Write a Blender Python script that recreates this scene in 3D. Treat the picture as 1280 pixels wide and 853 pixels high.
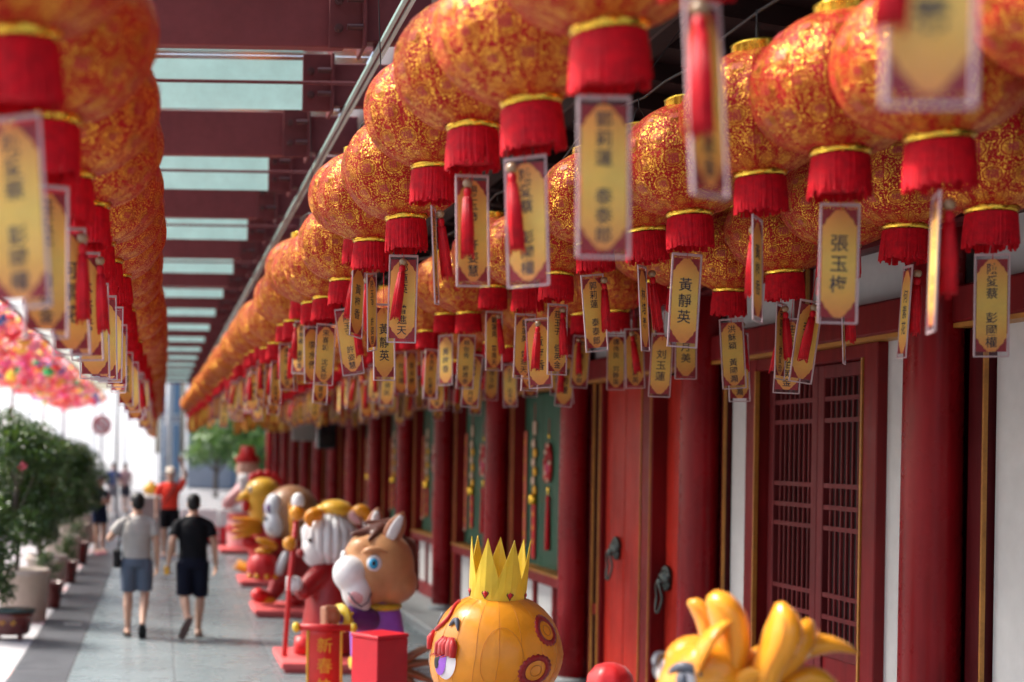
import bpy, bmesh, math, random
from mathutils import Vector, Matrix, Euler
R = math.radians
PI = math.pi
rnd = random.Random(7)
for o in list(bpy.data.objects):
    bpy.data.objects.remove(o)
S = bpy.context.scene
COL = S.collection

# ---------------------------------------------------------------- camera
cam_d = bpy.data.cameras.new('camera')
cam = bpy.data.objects.new('camera', cam_d)
COL.objects.link(cam)
cam.location = (0, 0, 2.25)
cam.rotation_euler = (R(90), R(-0.9), 0)
cam_d.sensor_width = 36
cam_d.lens = 50
cam_d.shift_x = 0.3435
cam_d.shift_y = 0.1045
cam_d.clip_start = 0.1
cam_d.clip_end = 2000
cam_d.dof.use_dof = True
cam_d.dof.focus_distance = 6.6
cam_d.dof.aperture_fstop = 1.45
cam_d.dof.aperture_blades = 0
S.camera = cam

# ---------------------------------------------------------------- world, sun, exposure
W = bpy.data.worlds.new('World')
S.world = W
W.use_nodes = True
wt = W.node_tree
wt.nodes.clear()
sky = wt.nodes.new('ShaderNodeTexSky')
sky.sky_type = 'NISHITA'
sky.sun_disc = False
SUN_EL, SUN_AZ = R(50), R(298)      # azimuth clockwise from +Y
sky.sun_elevation = SUN_EL
sky.sun_rotation = SUN_AZ
sky.air_density = 1.0
sky.dust_density = 5.0
sky.ozone_density = 1.0
bg = wt.nodes.new('ShaderNodeBackground')
bg.inputs['Strength'].default_value = 0.115
wo = wt.nodes.new('ShaderNodeOutputWorld')
wt.links.new(sky.outputs[0], bg.inputs[0])
wt.links.new(bg.outputs[0], wo.inputs[0])
sd = bpy.data.lights.new('sun', 'SUN')
sd.energy = 2.5
sd.angle = R(12)
sd.color = (1.0, 0.95, 0.88)
sun = bpy.data.objects.new('sun', sd)
COL.objects.link(sun)
sdir = Vector((math.sin(SUN_AZ) * math.cos(SUN_EL), math.cos(SUN_AZ) * math.cos(SUN_EL), math.sin(SUN_EL)))
sun.rotation_euler = sdir.to_track_quat('Z', 'Y').to_euler()
sun.location = sdir * 50

S.view_settings.view_transform = 'Standard'
S.view_settings.look = 'None'
S.view_settings.exposure = 2.0
S.view_settings.gamma = 1.0
S.view_settings.use_curve_mapping = False
S.render.engine = 'CYCLES'
S.cycles.use_denoising = True
S.cycles.max_bounces = 8
S.cycles.diffuse_bounces = 4
S.cycles.glossy_bounces = 3
S.cycles.transmission_bounces = 4
S.cycles.transparent_max_bounces = 24
S.cycles.caustics_reflective = False
S.cycles.caustics_refractive = False
S.cycles.sample_clamp_indirect = 6.0
S.cycles.use_adaptive_sampling = True

# ---------------------------------------------------------------- mesh helpers
class MB:
    def __init__(s):
        s.v = []; s.f = []; s.uv = None
    def add(s, vs, fs):
        n = len(s.v)
        s.v += [tuple(p) for p in vs]
        s.f += [tuple(i + n for i in q) for q in fs]
        return s
    def box(s, x0, x1, y0, y1, z0, z1, mat=None):
        vs = [(x0,y0,z0),(x1,y0,z0),(x1,y1,z0),(x0,y1,z0),(x0,y0,z1),(x1,y0,z1),(x1,y1,z1),(x0,y1,z1)]
        if mat is not None: vs = [mat @ Vector(p) for p in vs]
        return s.add(vs, [(0,3,2,1),(4,5,6,7),(0,1,5,4),(1,2,6,5),(2,3,7,6),(3,0,4,7)])
    def bbox(s, x0, x1, y0, y1, z0, z1, b=0.01, mat=None):
        """box with chamfered edges"""
        bm = bmesh.new()
        bmesh.ops.create_cube(bm, size=1)
        for q in bm.verts:
            q.co = Vector(((x0+x1)/2+q.co.x*(x1-x0), (y0+y1)/2+q.co.y*(y1-y0), (z0+z1)/2+q.co.z*(z1-z0)))
        bmesh.ops.bevel(bm, geom=list(bm.edges), offset=b, segments=1, affect='EDGES')
        return s.frombm(bm, mat)
    def frombm(s, bm, mat=None):
        bm.verts.index_update()
        vs = [q.co.copy() for q in bm.verts]
        if mat is not None: vs = [mat @ p for p in vs]
        fs = [[q.index for q in f.verts] for f in bm.faces]
        bm.free()
        return s.add(vs, fs)
    def tube(s, path, rad, n=8, caps=True, flat=1.0, up=None):
        path = [Vector(p) for p in path]
        m = len(path)
        if not hasattr(rad, '__len__'): rad = [rad]*m
        rings = []
        prev = None
        for i in range(m):
            t = (path[min(i+1,m-1)] - path[max(i-1,0)])
            if t.length < 1e-9: t = Vector((0,0,1))
            t.normalize()
            if prev is None:
                a = Vector(up) if up else (Vector((0,0,1)) if abs(t.z) < .9 else Vector((1,0,0)))
            else: a = prev
            b = a - t*a.dot(t)
            if b.length < 1e-6: b = t.orthogonal()
            b.normalize(); c = t.cross(b); prev = b
            rings.append([path[i] + b*(math.cos(2*PI*k/n)*rad[i]*flat) + c*(math.sin(2*PI*k/n)*rad[i]) for k in range(n)])
        vs = [p for r in rings for p in r]; fs = []
        for i in range(m-1):
            for k in range(n):
                k2 = (k+1) % n
                fs.append((i*n+k, i*n+k2, (i+1)*n+k2, (i+1)*n+k))
        if caps:
            fs.append(tuple(range(n))[::-1]); fs.append(tuple((m-1)*n+k for k in range(n)))
        return s.add(vs, fs)
    def lathe(s, prof, n=24, c=(0,0,0), mod=None, mat=None):
        vs = []; fs = []; m = len(prof)
        for (r, z) in prof:
            for k in range(n):
                a = 2*PI*k/n
                rr = r*(mod(a, z) if mod else 1)
                vs.append(Vector((c[0]+rr*math.cos(a), c[1]+rr*math.sin(a), c[2]+z)))
        for i in range(m-1):
            for k in range(n):
                k2 = (k+1) % n
                fs.append((i*n+k, i*n+k2, (i+1)*n+k2, (i+1)*n+k))
        fs.append(tuple(range(n))[::-1]); fs.append(tuple((m-1)*n+k for k in range(n)))
        if mat is not None: vs = [mat @ p for p in vs]
        return s.add(vs, fs)
    def ell(s, c, r, nu=20, nv=12, mat=None):
        if not hasattr(r, '__len__'): r = (r,r,r)
        vs = [Vector((0,0,-r[2]))]; fs = []
        for j in range(1, nv):
            t = -PI/2 + PI*j/nv
            for k in range(nu):
                a = 2*PI*k/nu
                vs.append(Vector((r[0]*math.cos(t)*math.cos(a), r[1]*math.cos(t)*math.sin(a), r[2]*math.sin(t))))
        vs.append(Vector((0,0,r[2]))); L = len(vs)-1
        for k in range(nu): fs.append((0, 1+(k+1)%nu, 1+k))
        for j in range(nv-2):
            for k in range(nu):
                a = 1+j*nu+k; b = 1+j*nu+(k+1)%nu
                fs.append((a, b, b+nu, a+nu))
        o = 1+(nv-2)*nu
        for k in range(nu): fs.append((o+k, o+(k+1)%nu, L))
        if mat is not None: vs = [mat @ p for p in vs]
        vs = [p + Vector(c) for p in vs]
        return s.add(vs, fs)
    def cap(s, p0, p1, r0, r1, n=12):
        """tapered capsule"""
        p0, p1 = Vector(p0), Vector(p1); d = p1-p0; L = d.length; d.normalize()
        path = []; rad = []
        for a in (-85,-60,-30): path.append(p0 + d*(r0*math.sin(R(a)))); rad.append(r0*math.cos(R(a)))
        for t in (0,.25,.5,.75,1): path.append(p0 + d*L*t); rad.append(r0+(r1-r0)*t)
        for a in (30,60,85): path.append(p1 + d*(r1*math.sin(R(a)))); rad.append(r1*math.cos(R(a)))
        return s.tube(path, rad, n)
    def loft(s, secs, n=20):
        """secs: (cx,cy,cz,rx,ry) horizontal ellipses from low to high"""
        vs = []; fs = []; m = len(secs)
        for (cx,cy,cz,rx,ry) in secs:
            for k in range(n):
                a = 2*PI*k/n
                vs.append((cx+rx*math.cos(a), cy+ry*math.sin(a), cz))
        for i in range(m-1):
            for k in range(n):
                k2 = (k+1)%n
                fs.append((i*n+k, i*n+k2, (i+1)*n+k2, (i+1)*n+k))
        fs.append(tuple(range(n))[::-1]); fs.append(tuple((m-1)*n+k for k in range(n)))
        return s.add(vs, fs)
    def prism(s, pts, axis, a0, a1):
        """2-D outline extruded along axis: 'y' -> pts are (x,z); 'x' -> (y,z); 'z' -> (x,y)"""
        n = len(pts)
        def P(p, t):
            return {'y': (p[0],t,p[1]), 'x': (t,p[0],p[1]), 'z': (p[0],p[1],t)}[axis]
        vs = [P(p,a0) for p in pts] + [P(p,a1) for p in pts]
        fs = [tuple(range(n))[::-1], tuple(range(n,2*n))]
        for k in range(n):
            k2 = (k+1)%n
            fs.append((k,k2,n+k2,n+k))
        return s.add(vs, fs)
    def mesh(s, name, mat=None, smooth=False, fix=True):
        me = bpy.data.meshes.new(name)
        me.from_pydata(s.v, [], s.f)
        if fix:
            bm = bmesh.new(); bm.from_mesh(me)
            bmesh.ops.recalc_face_normals(bm, faces=bm.faces)
            bm.to_mesh(me); bm.free()
        if mat: me.materials.append(mat)
        if smooth:
            me.polygons.foreach_set('use_smooth', [True]*len(me.polygons))
        me.update()
        return me
    def build(s, name, mat, parent=None, smooth=False, loc=None, fix=True):
        return put(name, s.mesh(name, mat, smooth, fix), parent, loc)

def put(name, me, parent=None, loc=None, rot=None):
    o = bpy.data.objects.new(name, me)
    COL.objects.link(o)
    if parent: o.parent = parent
    if loc is not None: o.location = loc
    if rot is not None: o.rotation_euler = rot
    return o
def tag(o, label, cat, group=None):
    o['label'] = label; o['category'] = cat
    if group: o['group'] = group
    return o
def thing(name, label, cat, loc=(0,0,0), rz=0, group=None):
    o = bpy.data.objects.new(name, None)
    COL.objects.link(o)
    o.location = loc; o.rotation_euler = (0,0,rz)
    o.empty_display_size = .1
    return tag(o, label, cat, group)
def struct(o):
    o['kind'] = 'structure'; return o
def stuff(o):
    o['kind'] = 'stuff'; return o
def blob(name, mb, mat, parent=None, voxel=.015, sm=6, fac=.6, loc=None):
    """overlapping volumes fused into one continuous smooth skin"""
    o = mb.build(name, mat, parent, True, loc)
    m = o.modifiers.new('fuse', 'REMESH'); m.mode = 'VOXEL'; m.voxel_size = voxel; m.use_smooth_shade = True
    if sm:
        m = o.modifiers.new('soft', 'SMOOTH'); m.factor = fac; m.iterations = sm
    return o
def world_at(x, y, Y):
    """design helper: photograph coordinates at a chosen depth -> metres"""
    return Vector(((x-200)*Y/1778, Y, 2.25-(y-560-.016*(x-200))*Y/1778))

# ---------------------------------------------------------------- material helpers
class NT:
    def __init__(s, name):
        s.m = bpy.data.materials.new(name); s.m.use_nodes = True
        s.t = s.m.node_tree; s.t.nodes.clear()
        s.out = s.n('ShaderNodeOutputMaterial')
    def n(s, typ, **kw):
        q = s.t.nodes.new(typ)
        for k, v in kw.items(): setattr(q, k, v)
        return q
    def l(s, a, b): s.t.links.new(a, b)
    def set(s, node, name, val):
        if isinstance(val, bpy.types.NodeSocket): s.l(val, node.inputs[name])
        else: node.inputs[name].default_value = val
    def math(s, op, a, b=None, c=None, clamp=False):
        q = s.n('ShaderNodeMath', operation=op); q.use_clamp = clamp
        for i, x in enumerate((a, b, c)):
            if x is not None: s.set(q, i, x)
        return q.outputs[0]
    def mixc(s, fac, a, b, mode='MIX'):
        q = s.n('ShaderNodeMix', data_type='RGBA', blend_type=mode)
        s.set(q, 0, fac)
        s.set(q, 6, a if isinstance(a, bpy.types.NodeSocket) else (*a[:3], 1))
        s.set(q, 7, b if isinstance(b, bpy.types.NodeSocket) else (*b[:3], 1))
        return q.outputs[2]
    def ramp(s, fac, stops, interp='LINEAR'):
        q = s.n('ShaderNodeValToRGB'); cr = q.color_ramp; cr.interpolation = interp
        while len(cr.elements) < len(stops): cr.elements.new(.5)
        for e, (p, c) in zip(cr.elements, stops):
            e.position = p; e.color = (*c[:3], 1) if hasattr(c, '__len__') else (c,c,c,1)
        s.l(fac, q.inputs[0]); return q.outputs[0]
    def noise(s, co, scale, detail=3, rough=.55, dist=0):
        q = s.n('ShaderNodeTexNoise'); s.l(co, q.inputs['Vector'])
        s.set(q,'Scale',scale); s.set(q,'Detail',detail); s.set(q,'Roughness',rough); s.set(q,'Distortion',dist)
        return q.outputs[0]
    def coord(s, which='Object'):
        return s.n('ShaderNodeTexCoord').outputs[which]
    def pos(s):
        return s.n('ShaderNodeNewGeometry').outputs['Position']
    def bump(s, h, strength=.3, dist=.01):
        q = s.n('ShaderNodeBump'); s.set(q,'Strength',strength); s.set(q,'Distance',dist); s.l(h, q.inputs['Height'])
        return q.outputs[0]
    def bsdf(s, **kw):
        q = s.n('ShaderNodeBsdfPrincipled')
        for k, v in kw.items():
            k = k.replace('_', ' ')
            if not isinstance(v, bpy.types.NodeSocket) and hasattr(v,'__len__') and len(v) == 3 and k in ('Base Color','Sheen Tint','Emission Color','Specular Tint','Subsurface Radius') and k != 'Subsurface Radius': v = (*v,1)
            s.set(q, k, v)
        return q
    def done(s, sh):
        s.l(sh.outputs[0] if hasattr(sh,'outputs') else sh, s.out.inputs[0]); return s.m

def paint(name, col, rough=.5, metal=0., var=.18, scale=3., bump=.0, bscale=40., coat=0., sheen=0., spec=.5, rv=.12, world=True):
    """painted / woven / stone surface with tonal drift, roughness drift and fine relief"""
    t = NT(name)
    co = t.pos() if world else t.coord()
    a = t.noise(co, scale, 4)
    b = t.noise(co, scale*9, 3)
    f = t.math('ADD', t.math('MULTIPLY', a, .65), t.math('MULTIPLY', b, .35))
    lo = tuple(c*(1-var) for c in col); hi = tuple(min(1,c*(1+var)) for c in col)
    c = t.ramp(f, [(.3, lo), (.7, hi)])
    r = t.math('ADD', t.math('MULTIPLY', a, rv*2), rough-rv, clamp=True)
    kw = dict(Base_Color=c, Roughness=r, Metallic=metal, Coat_Weight=coat, Sheen_Weight=sheen, Specular_IOR_Level=spec)
    if coat: kw['Coat_Roughness'] = .12
    q = t.bsdf(**kw)
    if bump:
        t.l(t.bump(t.noise(co, bscale, 4), bump, .01), q.inputs['Normal'])
    return t.done(q)
# ---------------------------------------------------------------- materials
def lacquer(name, col, rough=.32, var=.38):
    t = NT(name); co = t.pos()
    mp = t.n('ShaderNodeMapping'); t.l(co, mp.inputs[0]); mp.inputs['Scale'].default_value = (1, 1, .12)
    streak = t.noise(mp.outputs[0], 14, 4, .6)
    big = t.noise(co, 1.1, 3)
    f = t.math('ADD', t.math('MULTIPLY', streak, .5), t.math('MULTIPLY', big, .5))
    c = t.ramp(f, [(.32, tuple(x*(1-var) for x in col)), (.68, tuple(x*(1+var) for x in col))])
    dust = t.ramp(t.noise(co, 5.5, 5, .7), [(.60, 0.), (.82, .07)])
    c = t.mixc(dust, c, tuple(.03+x*.7 for x in col))
    r = t.math('ADD', t.math('MULTIPLY', t.noise(co, 7, 4), .3), rough-.15, clamp=True)
    q = t.bsdf(Base_Color=c, Roughness=r, Coat_Weight=.03, Coat_Roughness=.2, Specular_IOR_Level=.2)
    t.l(t.bump(streak, .12, .004), q.inputs['Normal'])
    return t.done(q)
m_column = lacquer('column_lacquer', (.230, .005, .009), .3)
m_frame = lacquer('frame_lacquer', (.165, .009, .011), .4)
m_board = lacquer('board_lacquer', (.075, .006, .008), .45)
m_door = lacquer('door_lacquer', (.38, .021, .012), .34)
m_lattice = lacquer('lattice_paint', (.135, .018, .020), .5)
m_gilt = paint('gilt_edge_paint', (.40, .17, .028), .45, var=.3, scale=6, bump=.1)
m_plaster = paint('white_plaster', (.60, .60, .585), .8, var=.10, scale=1.3, bump=.12, bscale=30)
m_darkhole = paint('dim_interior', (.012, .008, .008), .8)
m_green = paint('green_shutter', (.010, .078, .040), .55, var=.25, scale=2, bump=.08)
m_steel = paint('maroon_steel', (.240, .062, .068), .55, spec=.25, var=.16, scale=2.2, bump=.05, bscale=60)
m_steel_d = paint('dark_maroon_steel', (.170, .044, .048), .55, spec=.25, var=.16, scale=2.2)
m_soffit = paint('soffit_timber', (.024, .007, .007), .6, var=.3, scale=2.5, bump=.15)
m_bolt = paint('bolt_steel', (.10, .045, .048), .38, metal=.5)
m_slab = None
def slab_mat(name, col, rough, var=.10, spec=.5):
    t = NT(name); co = t.pos(); info = t.n('ShaderNodeObjectInfo').outputs['Random']
    g = t.noise(co, 70, 4, .7); big = t.noise(co, .9, 4)
    base = t.ramp(t.math('ADD', t.math('MULTIPLY', big, .6), t.math('MULTIPLY', info, .4)), [(.25, tuple(x*(1-var) for x in col)), (.8, tuple(x*(1+var) for x in col))])
    sp = t.ramp(g, [(.35, .82), (.68, 1.12)])
    c = t.mixc(1., base, sp, 'MULTIPLY')
    stain = t.ramp(t.noise(co, 2.6, 6, .7), [(.54, 0.), (.72, .38)])
    c = t.mixc(stain, c, tuple(x*.62 for x in col))
    r = t.math('ADD', t.math('MULTIPLY', t.noise(co, 3, 5), .35), rough-.17, clamp=True)
    q = t.bsdf(Base_Color=c, Roughness=r, Specular_IOR_Level=spec)
    t.l(t.bump(g, .1, .004), q.inputs['Normal'])
    return t.done(q)
m_slab = slab_mat('grey_granite_slab', (.138, .165, .176), .28)
m_strip = slab_mat('charcoal_granite', (.052, .055, .063), .42, .2)
m_pave = slab_mat('pale_pavement', (.26, .255, .265), .7, .16)
m_road = slab_mat('street_asphalt', (.16, .16, .165), .85, .14)
m_joint = paint('joint_mortar', (.06, .065, .07), .9)
m_stone = slab_mat('grey_base_stone', (.22, .235, .24), .6, .15)

# frosted laminated glass: lets light through, scatters it, faint green tint
def frosted(name, tint, clear, rough=.25, dif=.25):
    t = NT(name)
    tr = t.n('ShaderNodeBsdfTransparent'); tr.inputs[0].default_value = (*[1-(1-x)*.5 for x in tint], 1)
    tl = t.n('ShaderNodeBsdfTranslucent'); 
    dirt = t.ramp(t.noise(t.pos(), 3.5, 5, .7), [(.3, tuple(x*.80 for x in tint)), (.7, tint)])
    t.l(dirt, tl.inputs[0])
    df = t.n('ShaderNodeBsdfDiffuse'); t.l(dirt, df.inputs[0])
    gl = t.n('ShaderNodeBsdfGlossy'); gl.inputs['Roughness'].default_value = rough
    a = t.n('ShaderNodeMixShader'); a.inputs[0].default_value = dif; t.l(tl.outputs[0], a.inputs[1]); t.l(df.outputs[0], a.inputs[2])
    b = t.n('ShaderNodeMixShader'); b.inputs[0].default_value = clear; t.l(a.outputs[0], b.inputs[1]); t.l(tr.outputs[0], b.inputs[2])
    c = t.n('ShaderNodeMixShader'); fr = t.n('ShaderNodeFresnel'); fr.inputs[0].default_value = 1.45
    t.l(fr.outputs[0], c.inputs[0]); t.l(b.outputs[0], c.inputs[1]); t.l(gl.outputs[0], c.inputs[2])
    return t.done(c)
m_roofglass = frosted('roof_glass', (.90, .98, .97), .84)
m_fin = frosted('frosted_glass_fin', (.60, .95, .94), .08, .25, .3)
m_glassedge = frosted('glass_edge', (.50, .85, .80), .1, .1)

# gold brocade over red satin
def brocade(name, gold, red, k):
    t = NT(name); co = t.coord(); uvm = t.n('ShaderNodeUVMap').outputs[0]
    sx = t.n('ShaderNodeSeparateXYZ'); t.l(uvm, sx.inputs[0])
    u = t.math('MULTIPLY', sx.outputs[0], 14.); v = t.math('MULTIPLY', sx.outputs[1], 6.)
    row = t.math('MULTIPLY', t.math('MODULO', t.math('FLOOR', v), 2.), .5)
    fu = t.math('SUBTRACT', t.math('FRACT', t.math('ADD', u, row)), .5)
    fv = t.math('SUBTRACT', t.math('FRACT', v), .5)
    d = t.math('SQRT', t.math('ADD', t.math('MULTIPLY', fu, fu), t.math('MULTIPLY', fv, fv)))
    ring = t.math('LESS_THAN', t.math('ABSOLUTE', t.math('SUBTRACT', d, .345)), .010)
    ring2 = t.math('LESS_THAN', t.math('ABSOLUTE', t.math('SUBTRACT', d, .30)), .014)
    inside = t.math('LESS_THAN', d, .30)
    vo = t.n('ShaderNodeTexVoronoi', feature='DISTANCE_TO_EDGE'); 
    wob = t.n('ShaderNodeMix', data_type='VECTOR'); wob.inputs[0].default_value = .02
    nn = t.n('ShaderNodeTexNoise'); nn.inputs['Scale'].default_value = 22; t.l(co, nn.inputs['Vector'])
    t.l(co, wob.inputs[4]); t.l(nn.outputs['Color'], wob.inputs[5])
    t.l(wob.outputs[1], vo.inputs['Vector']); vo.inputs['Scale'].default_value = 84*k
    line = t.math('LESS_THAN', vo.outputs['Distance'], .10)
    w = t.n('ShaderNodeTexWave', wave_type='RINGS'); w.inputs['Scale'].default_value = 33*k; w.inputs['Distortion'].default_value = 9; w.inputs['Detail'].default_value = 2; w.inputs['Detail Scale'].default_value = 2.4
    t.l(co, w.inputs['Vector'])
    curl = t.math('GREATER_THAN', w.outputs['Fac'], .72)
    n2 = t.noise(co, 95, 2)
    gaps = t.math('GREATER_THAN', n2, .57)
    redm = t.math('MAXIMUM', t.math('MAXIMUM', line, curl), gaps)
    redm = t.math('MULTIPLY', redm, t.math('SUBTRACT', 1., t.math('MULTIPLY', inside, .35)))
    redm = t.math('MAXIMUM', redm, ring2)
    rib = t.math('GREATER_THAN', t.math('ABSOLUTE', t.math('SUBTRACT', t.math('FRACT', t.math('MULTIPLY', sx.outputs[0], 16.)), .5)), .478)
    redm = t.math('MULTIPLY', redm, t.math('SUBTRACT', 1., ring))
    redm = t.math('MAXIMUM', redm, rib)
    # worn patches where the red ground shows more
    worn = t.ramp(t.noise(co, 7, 3), [(.52, 0.), (.64, .9)])
    redm = t.math('MAXIMUM', redm, t.math('MULTIPLY', worn, t.math('GREATER_THAN', n2, .47)), clamp=True)
    inf = t.n('ShaderNodeObjectInfo').outputs['Random']
    g2 = t.mixc(inf, tuple(x*.84 for x in gold), tuple(min(1,x*1.1) for x in gold))
    c = t.mixc(redm, g2, red)
    met = t.math('MULTIPLY', t.math('SUBTRACT', 1., redm), .72)
    rg = t.math('ADD', t.math('MULTIPLY', redm, .25), .29)
    q = t.bsdf(Base_Color=c, Metallic=met, Roughness=rg, Sheen_Weight=.12, Sheen_Roughness=.3, Sheen_Tint=(1., .05, .06), Specular_IOR_Level=.2)
    puck = t.noise(co, 16, 3)
    h = t.math('ADD', t.math('MULTIPLY', t.math('SUBTRACT', 1., redm), .25), t.math('MULTIPLY', puck, 1.6))
    mp = t.n('ShaderNodeMapping'); t.l(co, mp.inputs[0]); mp.inputs['Scale'].default_value = (9, 9, 46)
    crease = t.noise(mp.outputs[0], 1., 3, .6)
    h = t.math('ADD', h, t.math('MULTIPLY', crease, .9))
    h = t.math('ADD', h, t.math('MULTIPLY', t.noise(co, 120, 2), .45))
    t.l(t.bump(h, 1., .0075), q.inputs['Normal'])
    tl = t.n('ShaderNodeBsdfTranslucent'); tl.inputs[0].default_value = (.85, .13, .03, 1)
    ms = t.n('ShaderNodeMixShader'); ms.inputs[0].default_value = .05
    t.l(q.outputs[0], ms.inputs[1]); t.l(tl.outputs[0], ms.inputs[2])
    return t.done(ms)
m_broc = brocade('gold_brocade', (.82, .43, .048), (.40, .004, .006), 1.)
m_fu = paint('red_brocade_character', (.42, .014, .014), .5, world=False)
m_goldcap = paint('brass_ring', (.80, .50, .06), .26, metal=.95, var=.25, scale=30, world=False)
m_fringe = paint('red_silk_fringe', (.56, .002, .012), .6, var=.35, scale=40, spec=.25, world=False)
m_tassel = paint('red_tassel_thread', (.52, .002, .011), .5, var=.35, scale=40, spec=.3, world=False)
m_wire = paint('dark_cable', (.03, .03, .034), .5)
m_bead = paint('wooden_bead', (.30, .19, .10), .3, var=.3, scale=40, coat=.4, world=False)
m_ink = paint('black_ink', (.022, .022, .03), .6, world=False)
m_goldink = paint('gold_print', (.85, .42, .03), .4, metal=.3, world=False)

def card_mat():
    """printed wish card: amber plaque with scalloped maroon corners"""
    t = NT('printed_card'); co = t.coord()
    s = t.n('ShaderNodeSeparateXYZ'); t.l(co, s.inputs[0])
    ax = t.math('ABSOLUTE', s.outputs[0]); z = s.outputs[2]; az = t.math('ABSOLUTE', t.math('ADD', z, .20))
    def circ(cx, cz, r):
        dx = t.math('SUBTRACT', ax, cx); dz = t.math('SUBTRACT', az, cz)
        return t.math('LESS_THAN', t.math('ADD', t.math('MULTIPLY', dx, dx), t.math('MULTIPLY', dz, dz)), r*r)
    m = circ(.056, .172, .033)
    for a in ((.034,.178,.020), (.060,.136,.016), (.018,.183,.013), (.060,.152,.022)):
        m = t.math('MAXIMUM', m, circ(*a))
    edge = t.math('GREATER_THAN', ax, .0525)
    g = t.ramp(t.math('DIVIDE', az, .17), [(0., (.94, .70, .13)), (.5, (.93, .58, .10)), (1., (.88, .36, .07))])
    wash = t.ramp(t.noise(co, 18, 3), [(.35, .93), (.7, 1.05)])
    g = t.mixc(1., g, wash, 'MULTIPLY')
    c = t.mixc(m, g, (.33, .012, .018))
    q = t.bsdf(Base_Color=c, Roughness=.5)
    tl = t.n('ShaderNodeBsdfTranslucent'); t.l(c, tl.inputs[0])
    ms = t.n('ShaderNodeMixShader'); ms.inputs[0].default_value = .15
    t.l(q.outputs[0], ms.inputs[1]); t.l(tl.outputs[0], ms.inputs[2])
    return t.done(ms)
m_card = card_mat()
def sleeve_mat():
    t = NT('clear_plastic_sleeve')
    tr = t.n('ShaderNodeBsdfTransparent'); tr.inputs[0].default_value = (.95, .93, .95, 1)
    df = t.bsdf(Base_Color=(.72,.66,.70), Roughness=.25)
    f = t.ramp(t.noise(t.coord(), 35, 3), [(.4, .03), (.75, .07)])
    ms = t.n('ShaderNodeMixShader'); t.l(f, ms.inputs[0])
    t.l(tr.outputs[0], ms.inputs[1]); t.l(df.outputs[0], ms.inputs[2])
    return t.done(ms)
m_sleeve = sleeve_mat()
m_seam = paint('sealed_sleeve_edge', (.50, .37, .38), .35, var=.12, scale=20, world=False)
def satin(name, col, rough=.38, tl=.18, var=.16):
    """stretched satin over wire, a little light coming through"""
    t = NT(name); co = t.pos()
    f = t.noise(co, 4, 4)
    c = t.ramp(f, [(.3, tuple(x*(1-var) for x in col)), (.7, tuple(min(1,x*(1+var)) for x in col))])
    q = t.bsdf(Base_Color=c, Roughness=rough, Sheen_Weight=.2, Sheen_Roughness=.4)
    h = t.math('ADD', t.noise(co, 9, 3, .6, 1.2), t.math('MULTIPLY', t.noise(co, 260, 2), .06))
    t.l(t.bump(h, .14, .02), q.inputs['Normal'])
    tr = t.n('ShaderNodeBsdfTranslucent'); t.l(c, tr.inputs[0])
    ms = t.n('ShaderNodeMixShader'); ms.inputs[0].default_value = tl
    t.l(q.outputs[0], ms.inputs[1]); t.l(tr.outputs[0], ms.inputs[2])
    return t.done(ms)
s_gold = satin('amber_satin', (.80, .32, .014), .26)
s_orange = satin('orange_satin', (.80, .30, .014), .26)
s_yellow = satin('yellow_satin', (.76, .43, .035), .32)
s_lemon = satin('lemon_satin', (.78, .56, .035), .3, .3)
s_red = satin('scarlet_satin', (.58, .012, .014))
s_dred = satin('deep_red_satin', (.34, .008, .010))
s_white = satin('white_satin', (.78, .76, .76))
s_pink = satin('pink_satin', (.80, .42, .42))
s_tan = satin('tan_satin', (.56, .27, .115))
s_brown = satin('brown_satin', (.115, .030, .016))
s_mbrown = satin('chestnut_satin', (.36, .165, .07))
s_purple = satin('violet_satin', (.36, .11, .62))
s_dpurple = satin('dark_violet_satin', (.13, .022, .19))
s_fist = satin('russet_satin', (.40, .15, .07))
s_flesh = satin('peach_satin', (.78, .46, .34))
s_black = satin('black_satin', (.014, .014, .02), .25)
s_blue = satin('bright_blue_satin', (.03, .38, .66), .25)
s_grey = satin('slate_satin', (.09, .10, .13))
s_seam = paint('seam_cord', (.50, .17, .012), .6)
s_seamd = paint('dark_seam_cord', (.12, .06, .03), .6)
m_basebd = paint('red_painted_board', (.56, .085, .085), .55, var=.14, scale=3, bump=.08)
m_box = paint('red_painted_box', (.58, .006, .020), .42, var=.10, scale=2)

m_edgelit = paint('polished_glass_edge', (.62, .86, .82), .15, var=.1)
# ---------------------------------------------------------------- ground
g = MB(); g.box(-300, 300, -60, 600, -.5, -.02)
struct(g.build('ground', m_road))
wk = struct(MB().box(-.862, 3.3, -3, 46, -.018, -.006).build('walkway', m_joint))
SX, SY = 1.04, .80
slab = MB().bbox(0, SX-.014, 0, SY-.014, -.03, .0, .004).mesh('paving_slab', m_slab)
for j in range(-3, 57):
    for i in range(4):
        put('paving_slab', slab, wk, (-.855 + i*SX, j*SY, rnd.uniform(-.001, .001)))
st = struct(MB().box(-1.43, -.864, -3, 46, -.018, -.006).build('drain_strip', m_joint))
sslab = MB().bbox(0, .555, 0, .90-.008, -.03, -.001, .004).mesh('granite_strip_slab', m_strip)
for j in range(-3, 51):
    put('granite_strip_slab', sslab, st, (-1.425, j*.9, rnd.uniform(-.0012, .0008)))
grate = MB()
for k in range(7): grate.box(-1.18, -.96, 17.95+k*.022, 17.962+k*.022, .000, .007)
tag(grate.build('drain_grate', paint('steel_grate', (.55,.55,.52), .4, metal=.6)), 'small pale metal drain grate set in the charcoal strip', 'drain grate')
pv = struct(MB().box(-4.6, -1.432, -3, 46, -.018, -.006).build('pavement', m_joint))
pslab = MB().bbox(0, .595, 0, .595, -.03, -.002, .004).mesh('pavement_tile', m_pave)
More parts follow.
